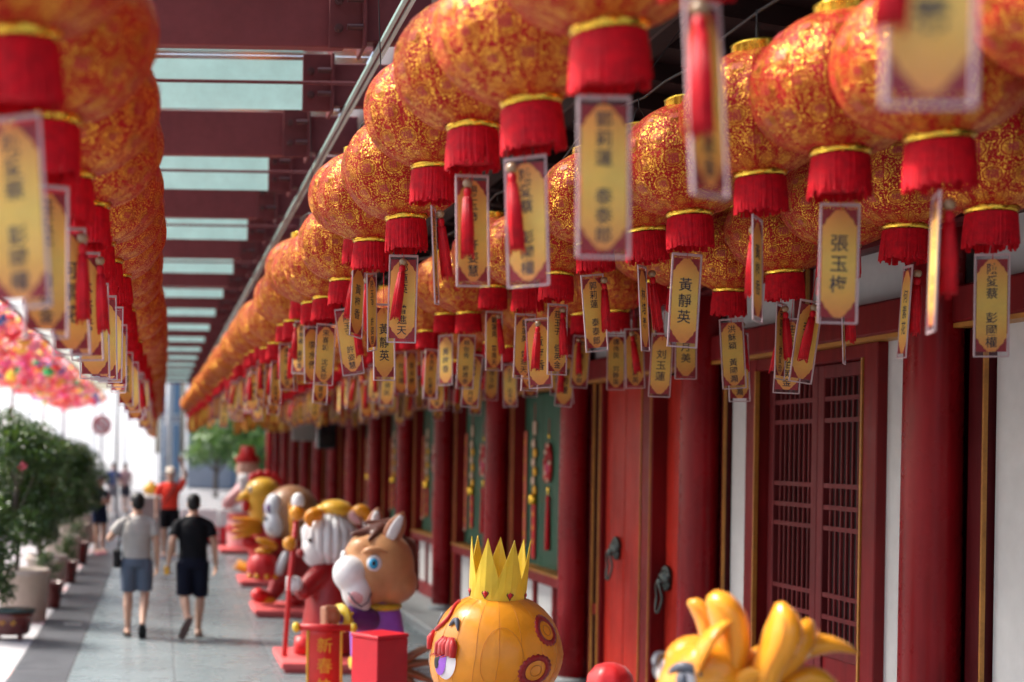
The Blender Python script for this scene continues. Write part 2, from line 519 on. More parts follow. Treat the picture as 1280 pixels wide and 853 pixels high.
m_redtile = slab_mat('red_pavement_tile', (.50, .33, .32), .7, .14)
pslab2 = MB().bbox(0, .595, 0, .595, -.03, -.002, .004).mesh('pavement_tile_red', m_redtile)
for j in range(-2, 60):
    for i in range(4):
        put('pavement_tile', pslab2 if (i == 0 and j % 7 in (2,)) else pslab, pv, (-2.035-i*.6, j*.6, rnd.uniform(-.001,.001)))
struct(MB().box(-4.75, -4.605, -3, 60, -.02, .02).build('kerb', m_stone))

# ---------------------------------------------------------------- temple
T = thing('temple_gallery', 'long red timbered temple gallery with white plaster bays along the right side', 'temple')
BAY, Y0 = 3.06, 4.05
CX, WX = 3.86, 4.0
NB = 14
colp = MB().lathe([(.135,.13),(.142,.9),(.142,1.6),(.136,3.0),(.130,3.95)], 24).mesh('column', m_column, True)
basep = MB().lathe([(.19,.0),(.195,.015),(.185,.04),(.19,.06),(.17,.08),(.145,.09)], 24).mesh('column_base', m_stone, True)
for k in range(NB+2):
    y = Y0 + k*BAY
    c = put('column', colp, T, (CX, y, 0))
    put('column_base', basep, T, (CX, y, .10))
MB().bbox(3.3, 4.6, -1, Y0+(NB+1)*BAY+.5, -.02, .115, .012).build('plinth', m_stone, T)
# coping stones along the plinth edge
cop = MB().bbox(3.24, 3.52, 0, .99, .10, .155, .008).mesh('plinth_stone', m_stone)
for k in range(48): put('plinth_stone', cop, T, (0, k*1.0, rnd.uniform(-.002,.002)))
def P(name, m, x0,x1,y0,y1,z0,z1, par=None, b=0.):
    q = MB()
    (q.bbox(x0,x1,y0,y1,z0,z1,b) if b else q.box(x0,x1,y0,y1,z0,z1))
    return q.build(name, m, par or T)
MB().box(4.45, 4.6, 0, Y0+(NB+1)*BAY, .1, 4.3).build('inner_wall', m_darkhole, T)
def plaster(y0, y1, z0, z1):
    return P('plaster_panel', m_plaster, WX, WX+.16, y0, y1, z0, z1)
def gilt(y0, y1, z0, z1, x=None):
    x = WX-.058 if x is None else x
    ym_ = (y0+y1)/2
    return P('gilt_edge', m_gilt, x, x+.02, ym_-.007, ym_+.007, z0, z1)
def board(y0, y1, z0, z1, x=WX-.05, m=None):
    return P('frame_board', m or m_board, x, WX+.14, y0, y1, z0, z1, None, .006)
for k in range(NB+1):
    ya, yb = Y0 + k*BAY, Y0 + (k+1)*BAY
    a, b = ya+.15, yb-.15
    # horizontal timbers of the bay
    P('lintel', m_frame, 3.87, 4.12, a-.02, b+.02, 2.925, 3.105, None, .012)
    P('lintel_moulding', m_gilt, 3.88, 4.0, a-.02, b+.02, 2.900, 2.923)
    plaster(a-.05, b+.05, 3.107, 3.41)
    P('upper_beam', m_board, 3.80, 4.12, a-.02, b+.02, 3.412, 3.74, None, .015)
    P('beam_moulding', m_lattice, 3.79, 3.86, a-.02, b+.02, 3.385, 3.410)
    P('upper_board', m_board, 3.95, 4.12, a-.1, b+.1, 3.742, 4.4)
    ym = (ya+yb)/2
    for s in (-.16, .16):
        P('short_post', m_frame, 3.93, 4.05, ym+s-.055, ym+s+.055, 3.106, 3.411, None, .006)
        gilt(ym+s-.075, ym+s-.056, 3.107, 3.410, 3.95)
    # jamb boards beside each column
    kind = {0:'P', 1:'W', 2:'D'}.get(k, 'G')
    if kind == 'P':
        for (y0, y1, g0) in ((a, a+.13, a+.131), (b-.13, b, b-.151)):
            board(y0, y1, .12, 2.9); gilt(g0, g0+.02, .12, 2.9)
        plaster(a+.152, b-.152, .12, 2.9)
    elif kind == 'W':
        for (y0, y1, g0) in ((a, a+.13, a+.131), (b-.05, b, b-.071)):
            board(y0, y1, .12, 2.9); gilt(g0, g0+.02, .12, 2.9)
        w0, w1 = ym-.81, ym+.94          # window unit
        plaster(a+.152, w0, .12, 2.9); plaster(w1, b-.072, .12, 2.9)
        win = thing('window', '', ''); win.parent = T; del win['label']; del win['category']
        o0, o1 = w0+.18, w1-.18
        def WP(name, m, *c, bb=.006): return P(name, m, *c, win, bb)
        WP('window_frame', m_frame, WX-.06, WX+.16, w0, o0-.03, .12, 2.9)
        WP('window_frame', m_frame, WX-.06, WX+.16, o1+.03, w1, .12, 2.9)
        WP('window_frame', m_frame, WX-.055, WX+.16, o0-.03, o1+.03, 2.82, 2.899)
        WP('window_frame', m_frame, WX-.055, WX+.16, o0-.03, o1+.03, .121, .40)
        WP('gilt_edge', m_gilt, WX-.068, WX-.04, o0-.029, o0-.010, .40, 2.82, bb=0)
        WP('gilt_edge', m_gilt, WX-.068, WX-.04, o1+.012, o1+.029, .40, 2.82, bb=0)
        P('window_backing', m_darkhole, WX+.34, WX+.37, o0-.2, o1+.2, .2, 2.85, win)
        half = (o1-o0)/2
        for h in (0, 1):
            l0 = o0 + h*half + .004; l1 = l0 + half - .008
            x0, x1 = WX+.02, WX+.07
            WP('shutter_stile', m_lattice, x0, x1, l0, l0+.075, .405, 2.815, bb=.004)
            WP('shutter_stile', m_lattice, x0, x1, l1-.075, l1, .405, 2.815, bb=.004)
            WP('shutter_rail', m_lattice, x0, x1, l0+.076, l1-.076, 2.735, 2.815, bb=.004)
            WP('shutter_rail', m_lattice, x0, x1, l0+.076, l1-.076, 1.06, 1.13, bb=.004)
            WP('shutter_rail', m_lattice, x0, x1, l0+.076, l1-.076, .405, .49, bb=.004)
            WP('shutter_panel', m_frame, x0+.015, x1-.01, l0+.076, l1-.076, .491, 1.059, bb=0)
            i0, i1 = l0+.076, l1-.076
            n = 8
            vb = MB().box(x0+.014, x1-.020, -.0072, .0072, 1.131, 2.734).mesh('lattice_bar', m_lattice)
            for q in range(1, n):
                put('lattice_bar', vb, win, (0, i0+(i1-i0)*q/n, 0))
            hb = MB().box(x0+.006, x1-.02, i0, i1, -.014, .014).mesh('lattice_rail', m_lattice)
            for z in (2.61, 2.48, 2.086, 1.955, 1.83, 1.427, 1.295):
                put('lattice_bar', hb, win, (0, 0, z))
    elif kind == 'D':
        for (y0, y1, g0) in ((a, a+.13, a+.131), (b-.10, b, b-.121)):
            board(y0, y1, .12, 2.9); gilt(g0, g0+.02, .12, 2.9)
        plaster(a+.152, a+.30, .12, 2.9)
        plaster(b-.26, b-.122, .9, 2.9); plaster(b-.26, b-.122, .12, .8)
        board(b-.26, b-.122, .8, .9, WX-.04, m_frame)
        # frame posts: between the leaves and at both ends
        for (y0, y1) in ((a+.302, a+.40), (11.44, 11.71), (12.755, b-.262)):
            board(y0, y1, .12, 2.9, WX-.045, m_frame)
            gilt(y0+.012, y0+.034, .13, 2.89, WX-.055); gilt(y1-.034, y1-.012, .13, 2.89, WX-.055)
        board(a+.302, b-.262, .118, .30, WX-.045, m_frame)
        for (d0, d1, kz) in ((a+.405, 11.435, 1.18), (11.715, 12.75, 1.345)):
            dr = thing('door', '', ''); dr.parent = T; del dr['label']; del dr['category']
            n = 4; wd = (d1-d0)/n; dx_ = WX+.07 if kz < 1.3 else WX+.0
            for q in range(n):
                P('door_plank', m_door, dx_+.004*(q%2), dx_+.06, d0+q*wd+.003, d0+(q+1)*wd-.003, .305, 2.89, dr, .004)
            ky = 11.34 if kz < 1.3 else 12.38
            kn = MB()
            kx = dx_-.02
            kn.ell((kx, ky, kz+.09), (.055,.075,.085), 14, 8)            # lion mask
            kn.ell((kx-.035, ky, kz+.07), (.045,.045,.035), 12, 8)
            for s in (-1,1):
                kn.ell((kx-.03, ky+s*.032, kz+.115), (.022,.02,.02), 10, 6)
                kn.ell((kx-.005, ky+s*.07, kz+.13), (.02,.028,.028), 10, 6)
            for q in range(9):
                an = R(20+q*17.5); kn.ell((kx, ky+math.cos(an)*.082, kz+.09+math.sin(an)*.088), (.022,.022,.022), 8, 5)
            for q in range(7):
                an = R(200+q*23); kn.ell((kx, ky+math.cos(an)*.07, kz+.07+math.sin(an)*.06), (.02,.018,.02), 8, 5)
            kk = kn.build('door_knocker', paint('bronze_knocker', (.07,.085,.08), .38, metal=.8, world=False), dr, True)
            rg = MB(); pth = []
            for q in range(21):
                an = R(90+360*q/20); pth.append((kx-.05-.02*abs(math.sin(an)), ky+math.cos(an)*.062, kz-.06+math.sin(an)*.12))
            rg.tube(pth, .011, 8, False)
            rg.build('knocker_ring', bpy.data.materials['bronze_knocker'], dr, True)
    else:
        for (y0, y1, g0) in ((a, a+.10, a+.101), (b-.10, b, b-.121)):
            board(y0, y1, .12, 2.9); gilt(g0, g0+.02, .12, 2.9)
        o0, o1 = a+.26, b-.26
        win = thing('window', '', ''); win.parent = T; del win['label']; del win['category']
        def WP(name, m, *c, bb=.006): return P(name, m, *c, win, bb)
        WP('window_frame', m_frame, WX-.055, WX+.15, a+.122, o0, .12, 2.899)
        WP('window_frame', m_frame, WX-.055, WX+.15, o1, b-.122, .12, 2.899)
        WP('gilt_edge', m_gilt, WX-.064, WX-.04, o0-.022, o0-.004, 1.06, 2.86, bb=0)
        WP('gilt_edge', m_gilt, WX-.064, WX-.04, o1+.004, o1+.022, 1.06, 2.86, bb=0)
        WP('window_sill', m_frame, WX-.10, WX+.15, o0+.001, o1-.001, .93, 1.03)
        WP('sill_top', m_gilt, WX-.11, WX+.12, o0+.001, o1-.001, 1.032, 1.052, bb=0)
        # green leaves of the window, board by board
        nb = 6; wd = (o1-o0)/nb
        for q in range(nb):
            P('shutter_board', m_green, WX+.07+.003*(q%2), WX+.11, o0+q*wd+.002, o0+(q+1)*wd-.002, 1.055, 2.895, win)
        for q in range(3):
            l0 = o0+(o1-o0)*q/3; l1 = o0+(o1-o0)*(q+1)/3
            P('plaster_panel', m_plaster, WX+.03, WX+.10, l0+.04, l1-.04, .30, .928, win)
            WP('lower_stile', m_frame, WX-.01, WX+.12, l1-.04, l1+.04 if q < 2 else l1-.001, .30, .929)
        WP('bottom_rail', m_frame, WX-.04, WX+.14, o0+.001, o1-.001, .12, .299)
# eave soffit with rafters and purlins
YE = Y0+(NB+1)*BAY
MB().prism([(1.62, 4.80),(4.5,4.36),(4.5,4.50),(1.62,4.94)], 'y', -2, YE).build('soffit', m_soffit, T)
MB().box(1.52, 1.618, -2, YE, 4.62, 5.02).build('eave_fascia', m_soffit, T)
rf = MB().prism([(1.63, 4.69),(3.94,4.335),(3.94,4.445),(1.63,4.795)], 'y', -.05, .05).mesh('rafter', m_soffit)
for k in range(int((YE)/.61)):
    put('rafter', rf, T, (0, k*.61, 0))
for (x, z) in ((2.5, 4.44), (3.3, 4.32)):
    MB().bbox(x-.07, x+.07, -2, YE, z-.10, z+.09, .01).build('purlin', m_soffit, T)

# ---------------------------------------------------------------- glass canopy
C = thing('glass_canopy', 'glass and maroon steel canopy roofing the walkway', 'canopy')
XL, XR = -2.3, 1.03
ZB, ZT = 4.58, 4.93
beam = MB()
beam.box(XL, XR, -.011, .011, ZB+.022, ZT-.022)
beam.box(XL, XR, -.05, .05, ZB, ZB+.022); beam.box(XL, XR, -.05, .05, ZT-.022, ZT)
beamM = MB().bbox(XL, XR, -.045, .045, ZB, ZT, .006).mesh('beam', m_steel)
finM = MB().add([(XL,0,ZB+.01),(.96,0,ZB+.01),(.96,0,ZT),(XL,0,ZT)],[(0,1,2,3)]).mesh('glass_fin', m_fin)
plateM = MB().bbox(.93, 1.14, -.10, -.08, ZB-.02, ZT+.02, .004)
plateM.bbox(1.12, 1.142, -.14, .14, ZB-.02, ZT+.02, .004)
plateM = plateM.mesh('end_bracket', m_steel_d)
armM = MB().bbox(1.14, 1.75, -.05, .05, ZB+.03, ZT-.03, .006).mesh('support_arm', m_steel_d)
boltM = MB()
boltM.lathe([(.026,0),(.026,.012),(.018,.014),(.018,.026),(.006,.026)], 10, mat=Matrix.Rotation(R(90),4,'X'))
boltM = boltM.mesh('bolt', m_bolt)
stubM = MB().tube([(0,0,0),(.09,0,0)], .018, 10).mesh('stub_pin', m_bolt)
rodM = MB().tube([(XL,0,0),(1.45,0,0)], .012, 8).mesh('tie_rod', m_steel_d)
paneM = MB().add([(XL-.1,.006,4.96),(1.40,.006,4.96),(1.40,1.524,4.96),(XL-.1,1.524,4.96)],[(0,1,2,3)]).mesh('roof_pane', m_roofglass)
for k in range(-2, 29):
    y = 8.25 + k*BAY/2
    main = (k % 2 == 0)
    if main:
        put('beam', beamM, C, (0, y, 0)); put('support_arm', armM, C, (0, y, 0))
    else:
        put('glass_fin', finM, C, (0, y, 0)); put('support_arm', armM, C, (0, y, 0))
        put('tie_rod', rodM, C, (0, y-.30, 4.70))
    br = put('end_bracket', plateM, C, (0, y, 0))
    if k < 12:
        for bx in (.985,):
            for bz in (4.67, 4.83):
                put('bolt', boltM, br, (bx, -.10, bz))
        for bz in (4.67, 4.83):
            put('stub_pin', stubM, br, (1.03, -.07 - .06, bz))
    put('roof_pane', paneM, C, (0, y, 0))
for x_ in (1.205, 1.245):
    MB().box(x_, x_+.022, 3.6, 50, 4.552, 4.574).build('glass_edge', m_edgelit, C)
MB().box(1.229, 1.243, 3.6, 50, 4.560, 4.580).build('edge_channel', m_steel_d, C)
for k in range(-2, 29):
    y = 8.25 + k*BAY/2
    MB().box(1.20, 1.27, y-.03, y+.03, 4.576, 4.70).build('edge_clamp', m_steel_d, C)
# ---------------------------------------------------------------- lettering
_tc = bpy.data.curves.new('lettering', 'FONT'); _to = bpy.data.objects.new('lettering', _tc)
COL.objects.link(_to)
_dg = bpy.context.evaluated_depsgraph_get()
_gl = {}
def glyph(ch):
    """one character as flat triangles, centred on its em square, 1 unit high"""
    if ch not in _gl:
        _tc.body = ch; _tc.size = 1.0; _tc.resolution_u = 2; _tc.offset = .010
        _dg.update()
        me = bpy.data.meshes.new_from_object(_to.evaluated_get(_dg))
        vs = [(q.co.x-.5, q.co.y-.375) for q in me.vertices]
        fs = [tuple(p.vertices) for p in me.polygons]
        bpy.data.meshes.remove(me)
        _gl[ch] = (vs, fs)
    return _gl[ch]
def column_text(txt, size, pitch, xoff=0., both=.0015, zc=-.20):
    """vertical writing on the x-z plane, on both faces"""
    mb = MB(); L = len(txt); z = zc + pitch*(L-1)/2
    for ch in txt:
        if ch != ' ':
            vs, fs = glyph(ch)
            mb.add([(xoff+x*size, -both, z+y*size) for x, y in vs], fs)
            mb.add([(-xoff-x*size, both, z+y*size) for x, y in vs], fs)
        z -= pitch
    return mb

# ---------------------------------------------------------------- lantern pieces (shared meshes)
LR, LH = .278, .228          # globe half width and half height
def globe_profile(n=18):
    pr = []
    t0 = -math.acos(.088/LR)
    for i in range(n+1):
        t = t0 + (-2*t0)*i/n
        pr.append((LR*math.cos(t)**.93, LH*math.sin(t)))
    return pr
def globe_mesh(seed):
    r = random.Random(seed); n = 64
    pr = globe_profile()
    ph = [r.uniform(0, 6.28) for _ in range(4)]
    vs = []; uv = []
    m = len(pr)
    for i, (rr, z) in enumerate(pr):
        for k in range(n+1):
            a = 2*PI*(k % n)/n
            pl = 1 - .030*math.sin(PI*((k % 4)/4)) * (1 if rr > .13 else .4)      # cloth sagging between the ribs
            pl += .006*math.sin(3*a+ph[0]+z*9) + .005*math.sin(7*a+ph[1]-z*22)
            dz = .004*math.sin(5*a+ph[2]+z*14)
            vs.append((rr*pl*math.cos(a), rr*pl*math.sin(a), z+dz)); uv.append((k/n, i/(m-1)))
    fs = [(i*(n+1)+k, i*(n+1)+k+1, (i+1)*(n+1)+k+1, (i+1)*(n+1)+k) for i in range(m-1) for k in range(n)]
    me = bpy.data.meshes.new('globe'); me.from_pydata(vs, [], fs)
    ul = me.uv_layers.new(name='UVMap')
    for p in me.polygons:
        p.use_smooth = True
        for li in p.loop_indices: ul.data[li].uv = uv[me.loops[li].vertex_index]
    me.materials.append(m_broc); me.update()
    return me
globes = [globe_mesh(s) for s in range(5)]
def fu_mesh():
    mb = MB(); vs, fs = glyph('福')
    pr_r = lambda v: None
    t0 = math.acos(.088/LR)
    for row in range(1, 5):
        v = (row+.5)/6; t = -t0+2*t0*v
        rr = LR*math.cos(t)**.93; zz = LH*math.sin(t)
        for c in range(14):
            u = (c+.5 - (row % 2)*.5)/14; a = 2*PI*u
            sz = .050*(rr/LR)**.5*(1. if (c+row) % 2 else .78)
            n = Vector((math.cos(t)*math.cos(a)/LR, math.cos(t)*math.sin(a)/LR, math.sin(t)/LH)).normalized()
            e = Vector((-math.sin(a), math.cos(a), 0)); up = n.cross(e)
            base = Vector((rr*math.cos(a), rr*math.sin(a), zz))
            out = []
            for x, y in vs:
                ang = a + x*sz/max(rr,.05); tt = t + y*sz/LR
                r2 = LR*math.cos(tt)**.93*1.004+.0015
                out.append((r2*math.cos(ang), r2*math.sin(ang), LH*math.sin(tt)*1.006))
            mb.add(out, fs)
    return mb.mesh('brocade_characters', m_fu, fix=False)
fuM = fu_mesh()
ZB_ = -LH*math.sin(math.acos(.088/LR))       # bottom rim of the globe
capB = MB().lathe([(.088,ZB_+.008),(.092,ZB_+.004),(.092,ZB_-.008),(.088,ZB_-.014),(.080,ZB_-.020)], 32,
    mod=lambda a, z: 1+.022*math.sin(a*16)).mesh('bottom_ring', m_goldcap, True)
capT = MB().lathe([(.090,-ZB_-.012),(.094,-ZB_-.004),(.090,-ZB_+.030),(.094,-ZB_+.036),(.080,-ZB_+.040)], 28).mesh('top_ring', m_goldcap, True)
def fringe_mesh(seed):
    r = random.Random(seed); mb = MB()
    zt = ZB_-.020; n = 84
    core = [(.077, zt), (.082, zt-.05), (.083, zt-.10)]
    mb.lathe(core, 32)
    for k in range(n):
        a = 2*PI*k/n + r.uniform(-.03,.03); L = .120 + r.uniform(-.008,.014); w = .0058
        rr = .085 + r.uniform(0,.004); fl = r.uniform(-.006,.005)
        ca, sa = math.cos(a), math.sin(a); tw = r.uniform(-.05,.05)
        c2, s2 = math.cos(a+tw), math.sin(a+tw)
        pts = [(rr-.006, zt, ca, sa), (rr, zt-L*.55, ca, sa), (rr+fl, zt-L, c2, s2)]
        vs = []
        for (q, z, c, s) in pts:
            vs += [(q*c - w*s, q*s + w*c, z), (q*c + w*s, q*s - w*c, z), ((q+.005)*c, (q+.005)*s, z)]
        mb.add(vs, [(0,2,5,3),(2,1,4,5),(3,5,8,6),(5,4,7,8)])
    return mb.mesh('fringe', m_fringe, True)
fringes = [fringe_mesh(s) for s in range(3)]
hang = MB()
hz = -ZB_+.036
hang.tube([(-.06,0,hz-.01),(-.03,0,hz+.05),(0,0,hz+.085),(.03,0,hz+.05),(.06,0,hz-.01)], .0022, 5)
hang.tube([(0,0,hz+.083),(0,0,hz+.125)], .003, 5)
hangM = hang.mesh('hanger_wire', m_wire, True)
LTOP = hz + .125                       # cable height over the globe centre
LBOT = ZB_ - .022

# ---------------------------------------------------------------- wish tag pieces (origin at the hanging point)
CW, CH = .108, .345
cardM = MB().box(-CW/2, CW/2, -.0009, .0009, -.20-CH/2, -.20+CH/2).mesh('card', m_card)
sl = MB()
sl.add([(-.0625,-.002,-.392),(.0625,-.002,-.392),(.0625,-.002,-.006),(-.0625,-.002,-.006)],[(0,1,2,3)]); sl.add([(-.0625,.002,-.392),(.0625,.002,-.392),(.0625,.002,-.006),(-.0625,.002,-.006)],[(3,2,1,0)])
sleeveM = sl.mesh('plastic_sleeve', m_sleeve, fix=False)
sm_ = MB()
sm_.box(-.0630, -.0575, -.0026, .0026, -.3915, -.007); sm_.box(.0575, .0630, -.0026, .0026, -.3915, -.007)
sm_.box(-.0574, .0574, -.0026, .0026, -.3925, -.387); sm_.box(-.0574, .0574, -.0026, .0026, -.016, -.0065)
seamM = sm_.mesh('sleeve_edge', m_seam)
cordM = MB().tube([(0,0,.16),(.003,0,.08),(0,0,0),(0,-.004,-.03)], .0018, 5).mesh('cord', m_tassel)
def tassel_mesh(seed):
    r = random.Random(seed); mb = MB()
    mb.lathe([(.004,-.055),(.012,-.062),(.014,-.075),(.011,-.085),(.016,-.11),(.0205,-.18),(.021,-.27),(.019,-.285)], 14,
             mod=lambda a, z: 1+.10*math.sin(a*7))
    for k in range(16):
        a = 2*PI*k/16+r.uniform(-.1,.1); L = r.uniform(.276,.305)
        mb.tube([(.013*math.cos(a),.013*math.sin(a),-.09),(.020*math.cos(a),.020*math.sin(a),-.19),(.021*math.cos(a+.1),.021*math.sin(a+.1),-L)], .0025, 4)
    return mb.mesh('tassel', m_tassel, True)
tassels = [tassel_mesh(s) for s in range(2)]
beadM = MB().ell((0,0,-.042), (.017,.017,.0165), 14, 9).mesh('bead', m_bead, True)

NAMES = ['黃靜英','張玉梅','洪穌穎 黃國灝','陳愛蔡 彭國權','譚伟民 刘静英','李月美','林怡秀 賴建泰','郭莉蓮 泰泰郎',
         '宋喜城 沈愛珍','陽玉發 許姿慧','鄭蓮英 曾進天','莊玉子 伯英金','李水儀','林培養','何素花','吳錫鴻 仙','黃梅香','莫紹平 林喜心','林玉英','黃國權 張秀英','陳月美','許建民','賴靜宜 李國發','刘玉蓮','郭伟民 陳素英','彭喜英','張培發 林月花','李靜美','洪玉珍 黃建國','譚秀蓮']
_nm = {}
def name_mesh(i):
    i %= len(NAMES)
    if i not in _nm:
        s = NAMES[i]; L = len(s)
        size, pitch = (.058, .066) if L <= 4 else (.043, .0455 if L > 6 else .05)
        _nm[i] = column_text(s, size, pitch, both=.0014, zc=-.20).mesh('writing', m_ink, fix=False)
    return _nm[i]

ORD = ['nearest','second','third','fourth','fifth','sixth','seventh','eighth','ninth','tenth','eleventh','twelfth',
       'thirteenth','fourteenth','fifteenth','sixteenth','seventeenth','eighteenth','nineteenth','twentieth']
ORD += ['twenty-'+q for q in ('first','second','third','fourth','fifth','sixth','seventh','eighth','ninth')] + ['thirtieth']
ROWS = {
 'left':   ('left row by the street', lambda y: -.34+.12*min(1,y/14)+.03*max(0,(y-14)/30),
            [(2.10,.80),(2.84,.80),(3.58,.80),(4.27,.80),(5.02,.83),(5.7,.80),(6.45,.83)]),
 'mid':    ('row over the walkway middle', lambda y: 1.05-.006*max(0,y-6),
            [(1.98,1.02),(2.76,1.03),(3.36,.99),(4.2,1.02),(4.9,1.10),(5.6,1.11),(6.2,1.0),(7.0,1.02),(7.6,1.13),(8.15,.96),(8.9,.935),(9.6,.98),(10.3,1.08),(10.95,.98)]),
 'inner':  ('row second from the temple wall', lambda y: 2.15,
            [(3.30,.88),(3.94,.88),(4.54,.957),(5.2,1.02),(5.81,.97),(6.40,.996),(7.08,1.04),(7.7,.955),(8.42,.97),(9.2,1.06),(10.1,.98)]),
 'wall':   ('row nearest the temple wall', lambda y: 3.10,
            [(5.30,.915),(5.92,.95),(6.52,.96),(7.13,.918),(7.8,.90),(8.4,.98),(8.98,1.08),(9.7,.97)]),
}
# writing, turn and sway of the tags that can be read in the photograph: row, index -> (name, yaw deg, roll deg, tassel x, tassel in front)
SPEC = {
 ('mid',0):(13,-4,0,-.045,1), ('mid',1):(6,38,2,-.05,1), ('mid',2):(7,0,0,0,-1), ('mid',3):(3,-30,2,-.035,1), ('mid',4):(9,15,2,-.03,1),
 ('mid',5):(11,72,4,-.03,1), ('mid',6):(10,-4,-1,.0,1), ('mid',7):(9,60,8,.0,-1), ('mid',8):(16,50,-6,0,-1),('mid',9):(9,-12,8,.05,1), ('mid',10):(8,10,-2,.0,-1),
 ('mid',11):(12,24,3,.03,1),
 ('inner',0):(15,30,0,0,1),('inner',1):(17,70,0,-.03,1),('inner',2):(1,-2,-1,0,-1),('inner',3):(16,52,-3,.055,-1),('inner',4):(0,4,-3,0,-1),('inner',5):(13,55,2,.05,1),
 ('inner',6):(7,14,7,.05,1),('inner',7):(11,20,-1,.01,1),('inner',8):(10,8,-2,.03,1),('inner',9):(10,20,0,.01,1),('inner',10):(6,6,-1,0,-1),
 ('wall',0):(3,-6,1,.045,-1),('wall',1):(14,78,3,-.04,1),('wall',2):(5,60,0,0,1),('wall',3):(8,45,-2,-.03,1),('wall',4):(2,-10,4,.06,-1),
 ('wall',5):(5,-5,0,-.03,-1),('wall',6):(13,76,-5,-.03,1),('wall',7):(4,2,0,0,-1),
 ('left',0):(16,8,0,0,-1),('left',1):(3,-14,4,0,-1),('left',2):(11,30,1,0,-1),('left',3):(14,28,4,.04,1),('left',4):(13,25,3,.05,1),('left',5):(14,16,2,0,-1),('left',6):(15,12,2,0,-1),
}
cable_pts = {}
for row, (where, fx, pts) in ROWS.items():
    pts = list(pts); y = pts[-1][0]; h0 = pts[-1][1]
    rr = random.Random(row)
    while y < 41:
        y += .72 + rr.uniform(-.05,.05)
        base = .84+.06*math.sin(y*.9) if row == 'left' else 1.0 + .045*math.sin(y*2.1+len(row))
        pts.append((y, base + rr.uniform(-.045,.045)))
    cab = []
    for i, (y, h) in enumerate(pts):
        x = fx(y) + rr.uniform(-.02,.02)
        zc = 2.25 + h - LBOT
        cab.append((x, y, zc+LTOP))
        near = i < 30
        glabel = (f'gold lantern, {ORD[i]} from the camera in the {where}' if i else f'gold lantern nearest the camera in the {where}') if near \
            else f'small gold lantern at the far end of the {where}'
        L = thing('brocade_lantern', glabel, 'lantern', (x, y, zc), 0, 'gold brocade lanterns strung along the walkway')
        L.rotation_euler = (R(rr.uniform(-3,3)), R(rr.uniform(-3,3)), rr.uniform(0, 6.28))
        gm = globes[rr.randrange(5)]
        gl = put('globe', gm, L)
        if y < 13: stuff(put('brocade_characters', fuM, gl))
        put('bottom_ring', capB, L); put('top_ring', capT, L)
        put('fringe', fringes[rr.randrange(3)], L)
        if y < 20: put('hanger_wire', hangM, L)
        # wish tag under it (now and then a second one)
        nm, yaw, roll, tx, tf = SPEC.get((row, i), (rr.randrange(len(NAMES)), rr.choice((rr.uniform(-50,50), rr.uniform(-20,20), rr.uniform(-85,85))), rr.uniform(-5,5), rr.uniform(-.04,.04), rr.choice((-1,1))))
        two = row != 'left' and 6.5 < y < 24 and rr.random() < .5
        for second in ((False, True) if two else (False,)):
            tlabel = f'amber wish tag under the {ORD[i]} lantern of the {where}' if near else f'tiny wish tag under the far lanterns of the {where}'
            ox, oy, oz = 0, 0, 0
            if second:
                tlabel = (f'further lower wish tag under the {ORD[i]} lantern of the {where}') if near else tlabel
                ox, oy, oz = rr.choice((-1,1))*rr.uniform(.07,.10), rr.uniform(.08,.16), -rr.uniform(.03,.16)
                nm, yaw, roll = rr.randrange(len(NAMES)), rr.uniform(-45,45), rr.uniform(-7,7)
            tg = thing('wish_tag', tlabel, 'wish tag', (x+ox, y+oy, zc+LBOT-.135+oz), 0, 'wish tags hanging below the lanterns')
            tg.rotation_euler = (R(rr.uniform(-3,3)), R(-roll), R(yaw)); tg.scale = (1.,1.,1.)
            put('card', cardM, tg)
            if y < 26:
                put('plastic_sleeve', sleeveM, tg); put('sleeve_edge', seamM, tg)
                put('writing', name_mesh(nm), tg)
            co = put('cord', cordM, tg)
            if second: co.scale = (1,1,1.0-oz/.16)
            ts = put('tassel', tassels[i % 2], tg, (tx, -.026*tf, .0), (R(-tf*rr.uniform(0,4)), R(rr.uniform(-7,7)), 0))
            put('bead', beadM, ts)
    cable_pts[row] = cab
for row, cab in cable_pts.items():
    path = [Vector((cab[0][0], -1.0, cab[0][2]+.05))]
    for i, p in enumerate(cab):
        path.append(Vector(p))
        if i+1 < len(cab):
            q = Vector(cab[i+1]); mid = (Vector(p)+q)/2; mid.z += .012; path.append(mid)
    tag(MB().tube(path, .0065, 6).build('lantern_cable', m_wire, None, True),
        f'dark cable carrying the lanterns of the {ROWS[row][0]}', 'cable', 'cables carrying the lantern rows')
# cross wires that hold the cables under the roof
for k in range(0, 6):
    y = 3.72 + k*3.06
    for rk, (x0, z0, x1, z1) in zip(('left','mid','inner','wall'), ((-.25, 3.72, -.9, 4.58), (1.03, 3.93, 1.0, 4.57), (2.15, 3.9, 2.5, 4.36), (3.1, 3.88, 3.3, 4.24))):
        tag(MB().tube([(x0,y,z0),((x0+x1)/2,y,(z0+z1)/2-.02),(x1,y,z1)], .003, 5).build('suspension_wire', m_wire),
            f'thin dark wire, {ORD[k]} from the camera, holding up the {ROWS[rk][0]}', 'wire', 'suspension wires of the lantern cables')
TEXT_TMP = _to
